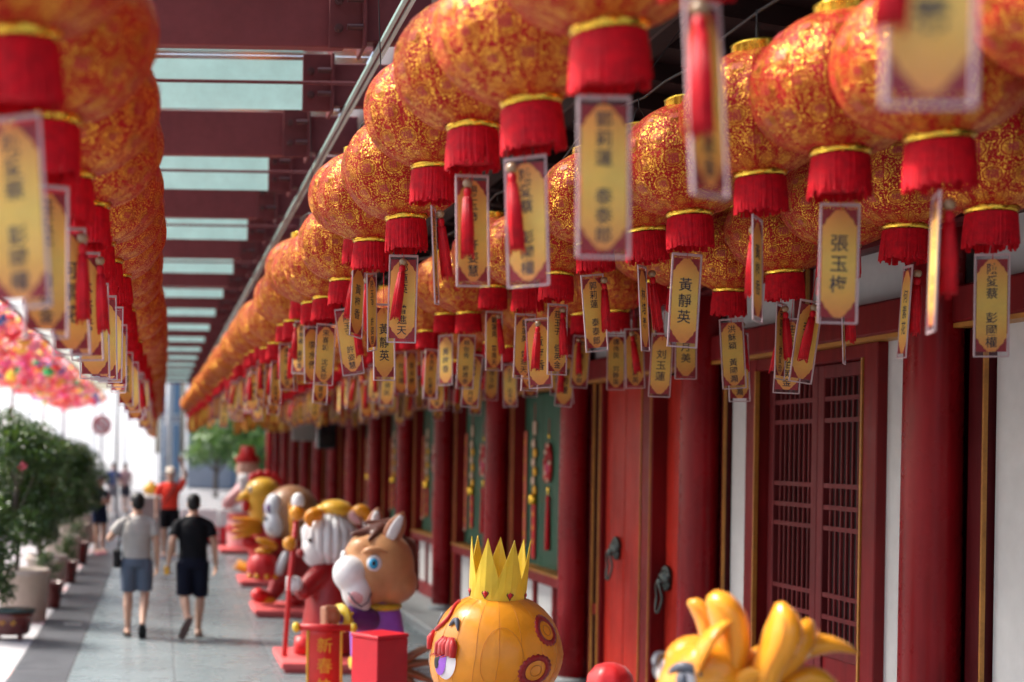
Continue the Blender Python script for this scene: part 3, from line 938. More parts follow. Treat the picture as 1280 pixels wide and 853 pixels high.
# ---------------------------------------------------------------- hangings on the green shutters
m_coral = paint('coral_couplet_paper', (.70, .17, .10), .5, var=.3, scale=14)
m_orn = paint('ornament_red', (.52, .010, .014), .45)
m_ornp = paint('ornament_cream', (.72, .50, .36), .5, var=.3, scale=30)
def ring_pts(c, ry, rz, n=16):
    return [(c[0], c[1]+ry*math.cos(2*PI*k/n), c[2]+rz*math.sin(2*PI*k/n)) for k in range(n+1)]
bayname = {3:'nearest',4:'second',5:'third',6:'fourth',7:'fifth',8:'sixth'}
for k in range(3, 9):
    ya, yb = Y0+k*BAY, Y0+(k+1)*BAY; bn = bayname[k]
    X = WX+.045
    g_ = 'festive hangings in the green shutters'
    rr = random.Random(k)
    # long hanging scroll with lucky ingots and gold top
    y1 = ya+.15+2.02+rr.uniform(-.05,.05); top = 2.70
    a = thing('festive_scroll', f'long red and gold hanging scroll in the {bn} green shutter bay', 'hanging', (X, y1, 0), 0, g_)
    MB().tube([(0,0,2.80),(0,0,top-.28)], .004, 5).build('cord', m_tassel, a)
    MB().box(-.01,.012,-.035,.035,2.46,2.60).build('top_charm', m_ornp, a)
    for q in range(6):
        z = 2.36-q*.10
        MB().ell((0, .03*(-1)**q, z), (.022,.050,.055), 12, 8).build('ingot', m_goldink if q % 2 else m_ornp, a, True)
    MB().lathe([(.02,1.84),(.055,1.80),(.06,1.72),(.03,1.70)], 14).build('gold_knot', m_goldcap, a, True)
    MB().bbox(-.006,.010,-.062,.062,1.12 if k == 3 else 1.28,1.70,.003).build('red_ribbon', m_orn, a)
    for q in range(3):
        MB().prism([(0,1.60-q*.15-.04),(.03,1.60-q*.15),(0,1.60-q*.15+.04),(-.03,1.60-q*.15)], 'x', -.0095, -.0062).build('gold_motif', m_goldink, a)
    # woven medallion with a tassel
    y2 = ya+.15+1.42+rr.uniform(-.08,.08)
    b = thing('knot_medallion', f'round red knot medallion with long tassel in the {bn} green shutter bay', 'hanging', (X, y2, 0), 0, g_)
    MB().tube([(0,0,2.62),(0,0,2.40)], .004, 5).build('cord', m_tassel, b)
    MB().ell((0,0,2.44), (.012,.018,.03), 10, 6).build('gold_bead', m_goldcap, b, True)
    MB().tube(ring_pts((0,0,2.16), .085, .19, 20), .022, 8, False).build('medallion_ring', m_orn, b, True)
    for q in range(10):
        an = 2*PI*q/10
        MB().ell((-.012, .085*math.cos(an), 2.16+.19*math.sin(an)), (.022,.024,.028), 10, 6).build('blossom', m_ornp if q % 2 else m_orn, b, True)
    MB().ell((-.01,0,2.10), (.022,.055,.075), 12, 8).build('flower', paint('magenta_flower', (.45,.02,.10), .5) if k == 3 else bpy.data.materials['magenta_flower'], b, True)
    MB().ell((0,0,1.87), (.016,.022,.05), 10, 6).build('gold_bead', m_goldcap, b, True)
    MB().lathe([(.012,1.82),(.024,1.79),(.020,1.74),(.028,1.50),(.030,1.26),(.027,1.25)], 12, mod=lambda a_, z: 1+.08*math.sin(6*a_)).build('tassel', m_tassel, b, True)
    # small square paper charm
    c = MB().bbox(X+.01, X+.018, y2+.14, y2+.24, 1.98, 2.20, .002)
    tag(c.build('paper_charm', m_coral), f'small orange paper charm left of the medallion in the {bn} green bay', 'paper charm', g_)
    # couplet strips at both edges
    for side, (y, z0, z1) in (('far', (yb-.15-.36, 1.25, 2.50)), ('near', (ya+.15+.42, 1.2, 2.55))):
        d = thing('couplet_strip', f'narrow coral couplet strip at the {side} edge of the {bn} green bay', 'couplet', (X+.004, y, 0), 0, g_)
        MB().bbox(0, .006, -.052, .052, z0, z1, .002).build('paper', m_coral, d)
        for q in range(6):
            zz = z0+.12+q*(z1-z0-.24)/5
            MB().prism([(-.03,zz-.02),(.01,zz-.03),(.03,zz+.015),(0,zz+.035)], 'x', -.0025, -.0005).build('gold_motif', m_goldink, d)
        MB().bbox(-.004, .008, -.056, .056, z0-.03, z0-.001, .002).build('end_bar', m_ornp, d)
# small printed square stuck on the lintel over the lattice window
p_ = thing('lintel_charm', 'small red and white printed charm stuck on the lintel above the lattice window', 'paper charm', (3.862, 8.62, 0))
MB().bbox(0, .004, -.045, .045, 2.93, 3.02, .001).build('paper', paint('white_paper', (.7,.66,.62), .6), p_)
MB().box(-.0012, .0002, -.036, .036, 2.938, 3.012).build('red_panel', m_orn, p_)
MB().prism([(0,2.948),(.026,2.975),(0,3.002),(-.026,2.975)], 'x', -.0030, -.0014).build('white_motif', bpy.data.materials['white_paper'], p_)
# loudspeaker and a grey panel under the far eave
sp = thing('loudspeaker', 'black box loudspeaker hung under the far lanterns beside a grey panel', 'loudspeaker', (3.45, 29.6, 2.55))
MB().bbox(-.20,.20,-.16,.16,-.26,.26,.03).build('cabinet', s_black, sp)
MB().lathe([(.13,0),(.13,.02),(.09,.01),(.02,.015)], 20, mat=Matrix.Translation((0,-.165,-.06)) @ Matrix.Rotation(R(90),4,'X')).build('cone', m_darkhole, sp, True)
MB().tube([(0,0,.26),(0,0,1.2)], .02, 8).build('hanging_rod', m_steel_d, sp)
pn = thing('notice_panel', 'flat grey notice panel hung beside the black loudspeaker', 'panel', (2.98, 29.6, 2.62))
MB().bbox(-.24,.24,-.03,.03,-.17,.17,.01).build('board', paint('grey_board', (.30,.31,.29), .5), pn)
for s in (-.2,.2): MB().tube([(s,0,.17),(s,0,1.2)], .01, 6).build('hanging_rod', m_steel_d, pn)

# ---------------------------------------------------------------- festival lantern figures (satin over wire)
FG = 'zodiac lantern figures lined up along the walkway'
def rotm(ax, deg): return Matrix.Rotation(R(deg), 4, ax)
def gore(prof, n, seg=4, sag=.02, flatx=1., flaty=1.):
    """turned body with cloth sagging between n ribs; prof = (r, z, cx, cy)"""
    mb = MB(); N = n*seg; vs = []; m = len(prof)
    for (r, z, cx, cy) in prof:
        for k in range(N):
            a = 2*PI*k/N; s = math.sin(PI*((k % seg)/seg))
            q = r*(1-sag*s)
            vs.append((cx+q*flatx*math.cos(a), cy+q*flaty*math.sin(a), z))
    fs = [(i*N+k, i*N+(k+1)%N, (i+1)*N+(k+1)%N, (i+1)*N+k) for i in range(m-1) for k in range(N)]
    fs += [tuple(range(N))[::-1], tuple((m-1)*N+k for k in range(N))]
    mb.add(vs, fs); return mb
def leafform(path, widths, thick, n=10):
    """flattened, curved satin petal / horn"""
    return MB().tube(path, widths, n, True, thick)
def bez(p0, p1, p2, p3, n=10):
    p0, p1, p2, p3 = map(Vector, (p0,p1,p2,p3))
    return [p0*(1-t)**3+p1*3*t*(1-t)**2+p2*3*t*t*(1-t)+p3*t**3 for t in [i/n for i in range(n+1)]]
def base_board(x, y, w, d, label):
    b = thing('base_board', label, 'base board', (x, y, 0), 0, 'red base boards under the lantern figures')
    MB().bbox(-w/2, w/2, -d/2, d/2, .035, .105, .008).build('top_board', m_basebd, b)
    for s in (-1, 1): MB().box(-w/2+.03, w/2-.03, s*(d/2-.06)-.03, s*(d/2-.06)+.03, 0, .034).build('bearer', m_basebd, b)
    return b
for (x, y, l) in ((1.72, 3.9, 'red base board under the yellow dragon figure'), (1.72, 7.2, 'red base board under the crowned orange snake figure'),
                  (1.78, 11.2, 'red base board under the brown horse figure'),
                  (1.84, 14.9, 'red base board under the white goat figure, nearest one showing on the floor'),
                  (1.88, 19.6, 'red base board under the brown monkey figure, second one showing on the floor'),
                  (1.92, 23.8, 'red base board under the yellow rooster figure, third one showing on the floor'),
                  (1.9, 31.0, 'red base board under the tall pink figure with a red hat')):
    base_board(x, y, 1.16, 1.15, l)
BZ = .105

# ---- dragon (only the head rises into the picture)
D = thing('dragon_figure', 'golden yellow dragon head figure with curled horns and mane, lower right corner', 'dragon figure', (1.72, 3.9, BZ), 0, FG)
bd = gore([(.30,0,0,0),(.33,.2,0,0),(.34,.5,0,0),(.26,.85,-.05,0),(.19,1.1,-.14,0),(.15,1.36,-.20,0)], 14)
bd.build('body', s_gold, D, True)
belly = gore([(.16,.08,-.22,-.06),(.20,.45,-.24,-.06),(.17,.85,-.20,-.05)], 8); belly.build('belly', s_yellow, D, True)
for s in (-1, 1):
    blob('arm', MB().cap((.02*s, s*.28,.85), (-.24,s*.34,.62), .085,.07).cap((-.24,s*.34,.62), (-.42,s*.26,.70), .07,.06), s_gold, D, .015)
hd = MB()
hd.ell((-.02,0,1.30), (.31,.27,.27), 24, 16); hd.ell((-.26,-.02,1.20), (.21,.20,.16), 20, 12); hd.ell((-.40,-.02,1.18), (.12,.16,.11), 18, 12)
hd.ell((-.10,-.10,1.45), (.16,.12,.13), 16, 10); hd.ell((-.10,.10,1.45), (.16,.12,.13), 16, 10); hd.ell((-.24,-.01,1.08), (.20,.17,.08), 16, 10)
blob('head', hd, s_gold, D, .016, 8)
for s in (-1, 1):
    e = MB().ell((-.235,s*.135,1.405), (.055,.05,.06), 16, 10).build('eye', s_white, D, True)
    MB().ell((-.268,s*.150,1.408), (.028,.036,.042), 12, 8).build('pupil', s_grey, e, True)
    MB().tube(bez((-.31,s*.09,1.43),(-.29,s*.16,1.49),(-.22,s*.19,1.48),(-.17,s*.18,1.42)), [.006,.016,.02,.022,.023,.023,.022,.02,.016,.012,.006], 8).build('eyebrow', s_grey, D, True)
    nst = MB().ell((-.50,s*.07-.02,1.24), (.05,.05,.05), 12, 8).build('nostril', s_gold, D, True)
# horns and mane: fat curled lobes
def lobe(nm, p, w, th, mat=s_gold, seams=True):
    o = leafform(p, w, th, 14).build(nm, mat, D, True)
    if seams:
        for off in (1, -1):
            q = []
            for i, c in enumerate(p):
                t = (Vector(p[min(i+1,len(p)-1)])-Vector(p[max(i-1,0)])).normalized()
                sd = t.cross(Vector((0,0,1)))
                q.append(Vector(c)+Vector((0,-1,0))*w[i]*.86+Vector((1,0,.2))*w[i]*.42*off)
            MB().tube(q[1:-1], .0022, 5).build('seam', s_seam, o, True)
    return o
W1 = [.060,.075,.088,.095,.100,.102,.100,.095,.086,.066,.024]
lobe('horn', bez((-.02,-.12,1.40),(.00,-.13,1.60),(-.03,-.14,1.74),(-.145,-.16,1.765)), [x*1.12 for x in W1], .72)
lobe('horn', bez((.10,-.26,1.38),(.03,-.28,1.52),(.22,-.30,1.60),(.125,-.31,1.765)), [.058,.068,.076,.082,.088,.094,.099,.100,.094,.074,.026], .8)
lobe('mane_lobe', bez((.13,-.16,1.40),(.18,-.20,1.50),(.26,-.22,1.56),(.31,-.24,1.69)), [.05,.065,.078,.086,.092,.096,.098,.096,.086,.066,.024], .75)
lobe('mane_lobe', bez((.12,-.10,1.36),(.26,-.14,1.60),(.42,-.20,1.62),(.55,-.24,1.545)), [.06,.075,.085,.09,.092,.09,.082,.068,.05,.03,.004], .55)
lobe('mane_lobe', bez((.14,-.14,1.30),(.28,-.20,1.50),(.42,-.24,1.48),(.46,-.24,1.30)), [.06,.08,.095,.10,.10,.098,.09,.075,.055,.032,.004], .5)
lobe('mane_lobe', bez((.12,.06,1.36),(.24,.10,1.55),(.36,.12,1.52),(.44,.14,1.38)), [.06,.075,.085,.09,.092,.09,.082,.068,.05,.03,.004], .55)
lobe('ear', bez((-.22,-.20,1.44),(-.22,-.23,1.58),(-.14,-.23,1.67),(-.02,-.22,1.70)), [.015,.035,.05,.058,.06,.058,.05,.04,.028,.016,.004], .35)
lobe('horn', bez((-.02,.12,1.40),(.00,.13,1.58),(-.03,.14,1.70),(-.12,.16,1.72)), [x*.66 for x in W1], .72)
lobe('forelock', bez((.00,-.22,1.38),(-.03,-.26,1.46),(.06,-.30,1.47),(.10,-.30,1.42)), [.02,.035,.045,.05,.05,.048,.042,.034,.024,.014,.004], .5)
for s in (-1, 1):
    MB().tube(bez((-.42,s*.13-.02,1.22),(-.56,s*.22,1.30),(-.62,s*.30,1.16),(-.70,s*.30,1.22)), [.018,.017,.016,.015,.014,.013,.012,.010,.008,.006,.003], 8).build('whisker', s_yellow, D, True)

# the head and its horns, gathered to their real size over the neck
for o in D.children:
    if o.name.split('.')[0] not in ('body','belly','arm'):
        o.scale = (.55,.60,.62); o.location = (-.165, 0, 1.765*.38)

# ---- red flower bud on a stick between dragon and snake
F = thing('bud_lantern', 'small red ribbed bud lantern rising between the snake and the dragon', 'lantern', (1.62, 5.08, -.02))
gore([(.012,1.34,0,0),(.05,1.355,0,0),(.078,1.39,0,0),(.088,1.44,0,0),(.080,1.485,0,0),(.055,1.515,0,0),(.02,1.528,0,0)], 8, 4, .06).build('bud', s_red, F, True)
MB().tube([(0,0,.03),(.01,0,.7),(0,0,1.35)], .012, 8).build('stick', s_dred, F, True)
MB().lathe([(.16,0),(.16,.03),(.02,.05)], 20).build('foot', m_basebd, F, True)

# ---- snake with a crown
s_coral = satin('coral_satin', (.74, .10, .09))
SN = thing('snake_figure', 'orange snake figure with yellow crown, red scalloped rings and purple eye', 'snake figure', (1.72, 7.2, BZ), 0, FG)
body = gore([(.26,0,.05,0),(.30,.15,.05,0),(.27,.4,.03,0),(.2,.7,.0,0),(.19,.9,0,0)], 14); body.build('body', s_orange, SN, True)
hp = []
for i in range(25):
    t = -PI/2+PI*i/24
    z = 1.15+.285*math.sin(t)
    r = .312*math.cos(t)**.82 if abs(math.cos(t)) > 1e-6 else .0
    r *= 1 + .10*max(0, -math.sin(t)+.2)
    hp.append((max(r,.004), z, -.045*max(0,-math.sin(t)), 0))
hmb = gore(hp, 18, 4, .008, 1.03, .92)
head = hmb.build('head', s_orange, SN, True)
def on_head(az, z, out=.004):
    """point on the head skin: az measured from -Y (towards camera) positive to the right"""
    z = 1.15+(z-1.19)*.285/.315
    t = math.asin(max(-1, min(1, (z-1.15)/.285)))
    r = .312*math.cos(t)**.82*(1+.10*max(0,-math.sin(t)+.2)) + out
    cx = -.045*max(0,-math.sin(t))
    return Vector((cx+r*1.03*math.sin(az), -r*.92*math.cos(az), z))
for k in range(18):
    az = 2*PI*k/18 + PI/2
    MB().tube([on_head(az, 1.19+.30*math.sin(-1.3+2.6*i/18), .0006) for i in range(19)], .0009, 5).build('seam', s_seam, head, True)
# contour seams on the cheek
for (sc, zz) in ((.125, 1.21),):
    pts = []
    for i in range(25):
        an = PI*2*i/24
        pts.append(on_head(-.12+sc*1.9*math.cos(an)*1.35, zz-.03+sc*1.35*math.sin(an), .001))
    MB().tube(pts, .0011, 5).build('seam', s_seam, head, True)
# scalloped rings
for (az0, z0, r0) in ((.44, 1.12, .088), (.74, 1.33, .080)):
    n = 64; vi, vo = [], []
    for i in range(n):
        an = 2*PI*i/n
        ro = r0*(1+.05*math.cos(an*20)); ri = r0*.64
        for lst, rr_ in ((vi, ri), (vo, ro)):
            zz = z0+rr_*math.sin(an)
            lst.append(on_head(az0+rr_*math.cos(an)/.30, zz, .004))
    mb = MB().add(vi+vo, [(i, (i+1)%n, n+(i+1)%n, n+i) for i in range(n)])
    o = mb.build('scalloped_ring', s_dred, head, True)
    sd_ = o.modifiers.new('t', 'SOLIDIFY'); sd_.thickness = .006
    MB().tube([on_head(az0+r0*.34*math.cos(2*PI*i/20)/.30, z0+r0*.34*math.sin(2*PI*i/20), .001) for i in range(21)], .0018, 5).build('seam', s_seam, head, True)
# eye on the visible side of the face
for s in (-1, 1):
    A = -1.02 if s < 0 else -2.10
    def disc(nm, az, z, ra, rz, out, mat, n=24):
        c = on_head(az, z, out+.006); ring = [on_head(az+ra*math.cos(2*PI*i/n)/.30, z+rz*math.sin(2*PI*i/n), out) for i in range(n)]
        return MB().add([c]+ring, [(0, 1+i, 1+(i+1)%n) for i in range(n)]).build(nm, mat, head, True)
    disc('eye_white', A, 1.135, .062, .088, .006, s_white)
    disc('iris', A-.10, 1.140, .040, .074, .011, s_purple); disc('pupil', A-.17, 1.146, .020, .046, .015, s_black)
    for q in range(5):      # pleated red eyelid
        MB().tube([on_head(A-.20+.085*q, 1.185-.006*abs(q-2), .012), on_head(A-.18+.08*q, 1.235, .018), on_head(A-.10+.045*q, 1.275, .012)], [.016,.021,.012], 8).build('eyelid_pleat', s_coral if q % 2 else s_red, head, True)
    for q in range(4):
        MB().tube([on_head(A-.20+.09*q,1.19,.012), on_head(A-.30+.09*q,1.165,.035)], [.006,.001], 6).build('eyelash', s_red, head, True)
    MB().tube([on_head(A-.10+.24*i/8, 1.335+.045*math.sin(PI*i/8)-.02*i/8, .006) for i in range(9)], [.003,.009,.013,.015,.016,.015,.012,.008,.002], 8).build('eyebrow', s_grey, head, True)
MB().tube([on_head(-1.57+.3*math.sin(i*.4), 1.30+.02*i, .005) for i in range(9)], [.01]*9, 8).build('forehead_mark', s_red, head, True)
MB().tube([on_head(-.2-1.2*i/10, .985+.02*math.cos(i*.5), .004) for i in range(11)], .006, 6).build('mouth_line', s_black, head, True)
# crown: eight tall points on a flaring band
cr = thing('crown', '', ''); del cr['label']; del cr['category']; cr.parent = SN; cr.location = (-.005,0,1.388); cr.rotation_euler = (0,R(3),0); cr.scale = (1.,1.,1.22)
n = 7; vs = []; fs = []
for k in range(n*4):
    a = 2*PI*k/(n*4); ph = (k % 4)/4
    tip = .27 if k % 4 == 2 else (.11 if k % 4 == 0 else .185)
    r0_, r1_ = .134, .134+.012*tip/.27
    vs += [(r0_*math.cos(a), r0_*math.sin(a), 0), (r1_*math.cos(a), r1_*math.sin(a), .07), ((r1_+.004)*math.cos(a), (r1_+.004)*math.sin(a), tip)]
N = n*4
for k in range(N):
    k2 = (k+1) % N
    fs += [(k*3, k2*3, k2*3+1, k*3+1), (k*3+1, k2*3+1, k2*3+2, k*3+2)]
o = MB().add(vs, fs).build('crown_band', s_lemon, cr)
sd_ = o.modifiers.new('t', 'SOLIDIFY'); sd_.thickness = .004
MB().tube([(.137*math.cos(2*PI*i/32), .137*math.sin(2*PI*i/32), .002) for i in range(33)], .006, 6, False).build('crown_piping', s_black, cr, True)
for k in range(n):
    a = 2*PI*(k+.5)/n
    c = Vector((.139*math.cos(a), .139*math.sin(a), .045)); e = Vector((-math.sin(a), math.cos(a), 0))
    w, h = .016, .020
    f_ = Vector((math.cos(a), math.sin(a), 0))
    MB().add([c-e*w, c-Vector((0,0,h)), c+e*w, c+Vector((0,0,h)), c+f_*.010], [(0,1,4),(1,2,4),(2,3,4),(3,0,4),(3,2,1,0)]).build('gem', s_red, cr)
    MB().tube([c-e*w*1.1, c-Vector((0,0,h*1.1)), c+e*w*1.1, c+Vector((0,0,h*1.1)), c-e*w*1.1], .0025, 5).build('gem_rim', s_black, cr)

# ---- horse in violet jacket holding a red banner
H = thing('horse_figure', 'brown horse figure in violet jacket with white muzzle and blue eye', 'horse figure', (1.76, 11.4, BZ), 0, FG)
hd = MB()
hd.ell((.0,0,1.30), (.31,.30,.315), 24, 16); hd.ell((-.10,-.07,1.20), (.24,.24,.24), 20, 14); hd.ell((-.14,-.10,1.45), (.13,.13,.10), 16, 10)
hd.ell((.10,.0,1.16), (.24,.25,.20), 18, 12)
hh = blob('head', hd, s_tan, H, .02, 5)
mz = MB(); mz.ell((-.27,-.20,1.24), (.145,.16,.155), 20, 14); mz.ell((-.21,-.22,1.10), (.13,.14,.16), 20, 14); mz.ell((-.18,-.2,1.0), (.10,.11,.09), 16, 10)
blob('muzzle', mz, s_white, H, .016, 6)
MB().ell((-.235,-.345,1.055), (.062,.022,.055), 16, 10).build('mouth', s_pink, H, True)
for s in (-1, 1): MB().ell((-.385+.05*(s>0),-.27-.05*(s>0),1.275), (.012,.012,.020), 10, 8).build('nostril', s_pink, H, True)
MB().tube([(-.30,-.37,1.10),(-.25,-.375,1.03),(-.19,-.365,.985),(-.13,-.335,1.02),(-.10,-.30,1.09)], .007, 6).build('smile_line', s_grey, H, True)
e = MB().ell((-.075,-.285,1.335), (.066,.03,.070), 18, 12).build('eye', s_white, H, True)
MB().ell((-.083,-.306,1.335), (.040,.018,.046), 16, 10).build('iris', s_blue, e, True)
MB().ell((-.085,-.318,1.338), (.017,.012,.022), 12, 8).build('pupil', s_black, e, True)
e = MB().ell((-.30,-.06,1.37), (.03,.05,.055), 14, 10).build('eye', s_white, H, True)
MB().tube(bez((-.17,-.25,1.42),(-.13,-.29,1.45),(-.03,-.29,1.47),(.04,-.26,1.42)), [.012,.02,.024,.026,.027,.026,.024,.02,.016,.012,.008], 8).build('brow', s_tan, H, True)
def ear(par, p0, tip, w, mo, mi):
    p0, tip = Vector(p0), Vector(tip); pts = [p0+(tip-p0)*i/8 for i in range(9)]
    ws = [w*q for q in (.55,.8,.95,1.,.98,.88,.7,.42,.05)]
    o = MB().tube(pts, ws, 12, True, .38, up=(0,-1,0)).build('ear', mo, par, True)
    pts2 = [p+Vector((-.1*w,-.34*w,0)) for p in pts]
    MB().tube(pts2[1:8], [q*.55 for q in ws[1:8]], 10, True, .3, up=(0,-1,0)).build('inner_ear', mi, o, True)
ear(H, (.06,-.15,1.50), (.185,-.17,1.76), .085, s_fist, s_white)
ear(H, (-.02,.16,1.52), (.02,.20,1.78), .08, s_fist, s_white)
mn = MB()
for (p, q, w) in (((.02,-.06,1.60),(-.24,-.10,1.56),.07), ((.05,.02,1.62),(-.12,-.04,1.66),.07), ((.10,.05,1.6),(.30,.08,1.36),.10), ((.25,.05,1.45),(.34,.06,1.10),.09), ((.0,-.08,1.60),(-.12,-.22,1.52),.05)):
    mn.cap(p, q, w, w*.3)
blob('mane', mn, s_brown, H, .016, 3)
tor = MB().loft([(0,0,.42,.20,.18),(0,0,.55,.225,.20),(0,0,.75,.235,.20),(0,0,.92,.20,.18),(0,0,1.0,.12,.12)], 24)
blob('jacket', tor, s_purple, H, .02, 4)
for s in (-1, 1):
    MB().loft([(s*.10,0,.05,.085,.10),(s*.10,0,.2,.10,.11),(s*.10,0,.43,.11,.12)], 16).build('leg', s_purple, H, True)
    MB().lathe([(.10,.05),(.115,.08),(.115,.12),(.10,.13)], 20, c=(s*.10,0,0)).build('trouser_cuff', s_lemon, H, True)
    MB().ell((s*.10-.03,-.02,.03), (.12,.10,.06), 16, 8).build('hoof', s_grey, H, True)
MB().lathe([(.228,.42),(.242,.45),(.240,.50),(.225,.52)], 28).build('jacket_hem', s_lemon, H, True)
MB().lathe([(.17,.925),(.205,.945),(.205,.975),(.16,.985)], 28).build('collar', s_lemon, H, True)
sl = MB().cap((-.10,-.16,.86), (-.28,-.28,.88), .105, .105)
blob('sleeve', sl, s_dpurple, H, .015, 3)
MB().tube([(-.20,-.20,.88),(-.22,-.215,.88)], [.113,.113], 18).build('sleeve_band', s_lemon, H, True)
MB().tube([(-.32,-.30,.885),(-.345,-.315,.885),(-.36,-.325,.885)], [.105,.122,.118], 18).build('cuff', s_lemon, H, True)
for q in range(3): MB().ell((-.265,-.385,.82+q*.055), (.012,.01,.014), 8, 6).build('sleeve_stud', s_lemon, H, True)
fs_ = MB(); c0 = Vector((-.43,-.36,.905))
fs_.ell(c0, (.075,.075,.085), 16, 10)
for q in range(4): fs_.cap(c0+Vector((-.045,-.055,.060-.040*q)), c0+Vector((-.075,.02,.058-.040*q)), .026, .024)
fs_.cap(c0+Vector((.02,-.06,.07)), c0+Vector((-.05,-.07,.08)), .025, .022)
blob('fist', fs_, s_fist, H, .012, 3)
slb = MB().cap((.05,.16,.86), (.08,.30,.66), .10, .09); blob('sleeve', slb, s_dpurple, H, .015, 3)
MB().ell((.08,.32,.58), (.07,.07,.08), 14, 10).build('fist', s_fist, H, True)
for (p1, p2, p3) in (((.30,.06,.52),(.42,.0,.66),(.56,-.05,.60)), ((.30,.06,.46),(.45,.02,.52),(.62,-.04,.46)), ((.30,.06,.40),(.42,.02,.34),(.54,-.03,.30)), ((.28,.06,.36),(.36,.02,.22),(.46,-.02,.20))):
    MB().tube(bez((.16,.06,.42), p1, p2, p3), [.05,.055,.06,.062,.06,.055,.05,.042,.032,.02,.004], 10, True, .6).build('tail_lock', s_mbrown, H, True)
# banner hung from the fist
B = thing('banner_scroll', 'red vertical banner scroll with gold characters and rod, held by the horse figure', 'banner', (1.29, 10.97, 0))
MB().tube([(-.20,0,.885),(.20,0,.885)], .028, 14).build('rod', s_red, B, True)
for s in (-1, 1):
    MB().lathe([(.010,0),(.036,.012),(.042,.03),(.036,.05),(.015,.06)], 14, mat=Matrix.Translation((s*.19,0,.885)) @ rotm('Y', 90*s)).build('rod_knob', s_lemon, B, True)
def cloth(x0, x1, z0, z1, y, amp, n=16):
    vs = []; fs = []
    for i in range(n+1):
        z = z1+(z0-z1)*i/n
        for x in (x0, (x0+x1)/2, x1):
            vs.append((x, y+amp*math.sin(i*.55), z))
    for i in range(n):
        for j in range(2): a = i*3+j; fs.append((a, a+1, a+4, a+3))
    return MB().add(vs, fs)
def clothed(mb, nm, mat):
    o = mb.build(nm, mat, B, True); q = o.modifiers.new('t','SOLIDIFY'); q.thickness = .006; return o
clothed(cloth(-.118, .118, .10, .87, -.012, .010), 'cloth', satin('banner_red', (.66, .030, .020)))
clothed(cloth(-.140, -.119, .10, .87, -.012, .010), 'border', s_yellow)
clothed(cloth(.119, .140, .10, .87, -.012, .010), 'border', s_yellow)
for q, ch in enumerate('新春快乐'):
    vs_, fs__ = glyph(ch)
    z = .75-.155*q
    mb = MB().add([(x*.125, -.026+.010*math.sin((.87-(z+y_*.125))/.77*16*.55), z+y_*.125) for x, y_ in vs_], fs__)
    mb.build('banner_character', s_yellow, B, fix=False)
# red display box in front of the horse
RB = thing('display_box', 'plain bright red box standing in front of the horse figure', 'box', (1.62, 10.35, 0), R(38))
MB().bbox(-.16, .16, -.13, .13, .0, .90, .006).build('carcass', m_box, RB)
MB().bbox(-.165, .165, -.135, .135, .902, .93, .005).build('lid', m_box, RB)

# ---- goat with white fleece, yellow forelock and red robe
G = thing('goat_figure', 'white goat figure in red robe holding a red staff with yellow knobs', 'goat figure', (1.84, 15.1, BZ), 0, FG)
hd = MB(); hd.ell((-.04,0,1.30), (.27,.27,.34), 22, 16); hd.ell((-.18,-.06,1.16), (.18,.19,.20), 18, 12)
blob('head', hd, s_white, G, .02, 5)
for k in range(13):        # fleece gores down the cheek
    a = R(-200+k*20); r_ = .265
    MB().tube([(-.03+r_*.6*math.cos(a), r_*.6*math.sin(a), 1.56), (-.03+r_*1.02*math.cos(a), r_*1.02*math.sin(a), 1.38), (-.03+r_*.98*math.cos(a), r_*.98*math.sin(a), 1.18), (-.03+r_*.72*math.cos(a), r_*.72*math.sin(a), 1.03)], [.035,.058,.055,.03], 10).build('fleece_lock', s_white, G, True)
MB().ell((-.37,-.10,1.13), (.05,.07,.05), 12, 8).build('nose', s_dred, G, True)
e = MB().ell((-.25,-.185,1.28), (.05,.04,.055), 14, 10).build('eye', s_white, G, True); MB().ell((-.275,-.21,1.28), (.025,.025,.03), 10, 8).build('pupil', s_black, e, True)
fl = MB(); fl.ell((.03,-.02,1.62), (.20,.19,.115), 20, 12); fl.ell((-.12,-.05,1.60), (.10,.12,.08), 14, 10); blob('forelock', fl, s_yellow, G, .016, 3)
for s in (-1, 1):
    pth = [(s*.02+.10*(s>0)-.12*(s<0), s*.2*-1+0, 1.56)]
MB().tube(bez((-.16,-.20,1.56),(-.26,-.26,1.60),(-.33,-.26,1.52),(-.27,-.26,1.43)), [.06,.075,.08,.082,.08,.076,.07,.06,.048,.034,.012], 12).build('horn', s_gold, G, True)
MB().tube(bez((.22,-.10,1.56),(.32,-.14,1.66),(.40,-.14,1.60),(.36,-.12,1.47)), [.06,.075,.08,.082,.08,.076,.07,.06,.048,.034,.012], 12).build('horn', s_gold, G, True)
ear(G, (.17,-.16,1.60), (.30,-.18,1.46), .07, s_flesh, s_pink)
rb = MB().loft([(0,0,.02,.36,.32),(0,0,.25,.34,.30),(0,0,.6,.29,.26),(0,0,.9,.23,.21),(0,0,1.05,.16,.16)], 24)
rb.cap((-.14,-.12,.92),(-.34,-.22,.72),.12,.11); rb.cap((.16,.1,.9),(.22,.2,.6),.11,.1)
blob('robe', rb, s_dred, G, .022, 4)
MB().loft([(-.30,-.16,.02,.14,.12),(-.30,-.16,.20,.12,.10)], 16).build('robe_panel', s_red, G, True)
fs_ = MB(); c0 = Vector((-.44,-.30,.80)); fs_.ell(c0, (.085,.08,.09), 14, 10)
for q in range(4): fs_.cap(c0+Vector((-.04,-.055,.065-.042*q)), c0+Vector((-.085,.02,.062-.042*q)), .027, .025)
blob('fist', fs_, s_white, G, .014, 3)
GS = thing('goat_staff', 'thin red staff with yellow knobs held by the goat figure', 'staff', (1.37, 14.78, 0))
MB().tube([(-.05,0,.06),(0,0,.9),(.06,0,1.58)], .028, 12).build('shaft', s_red, GS, True)
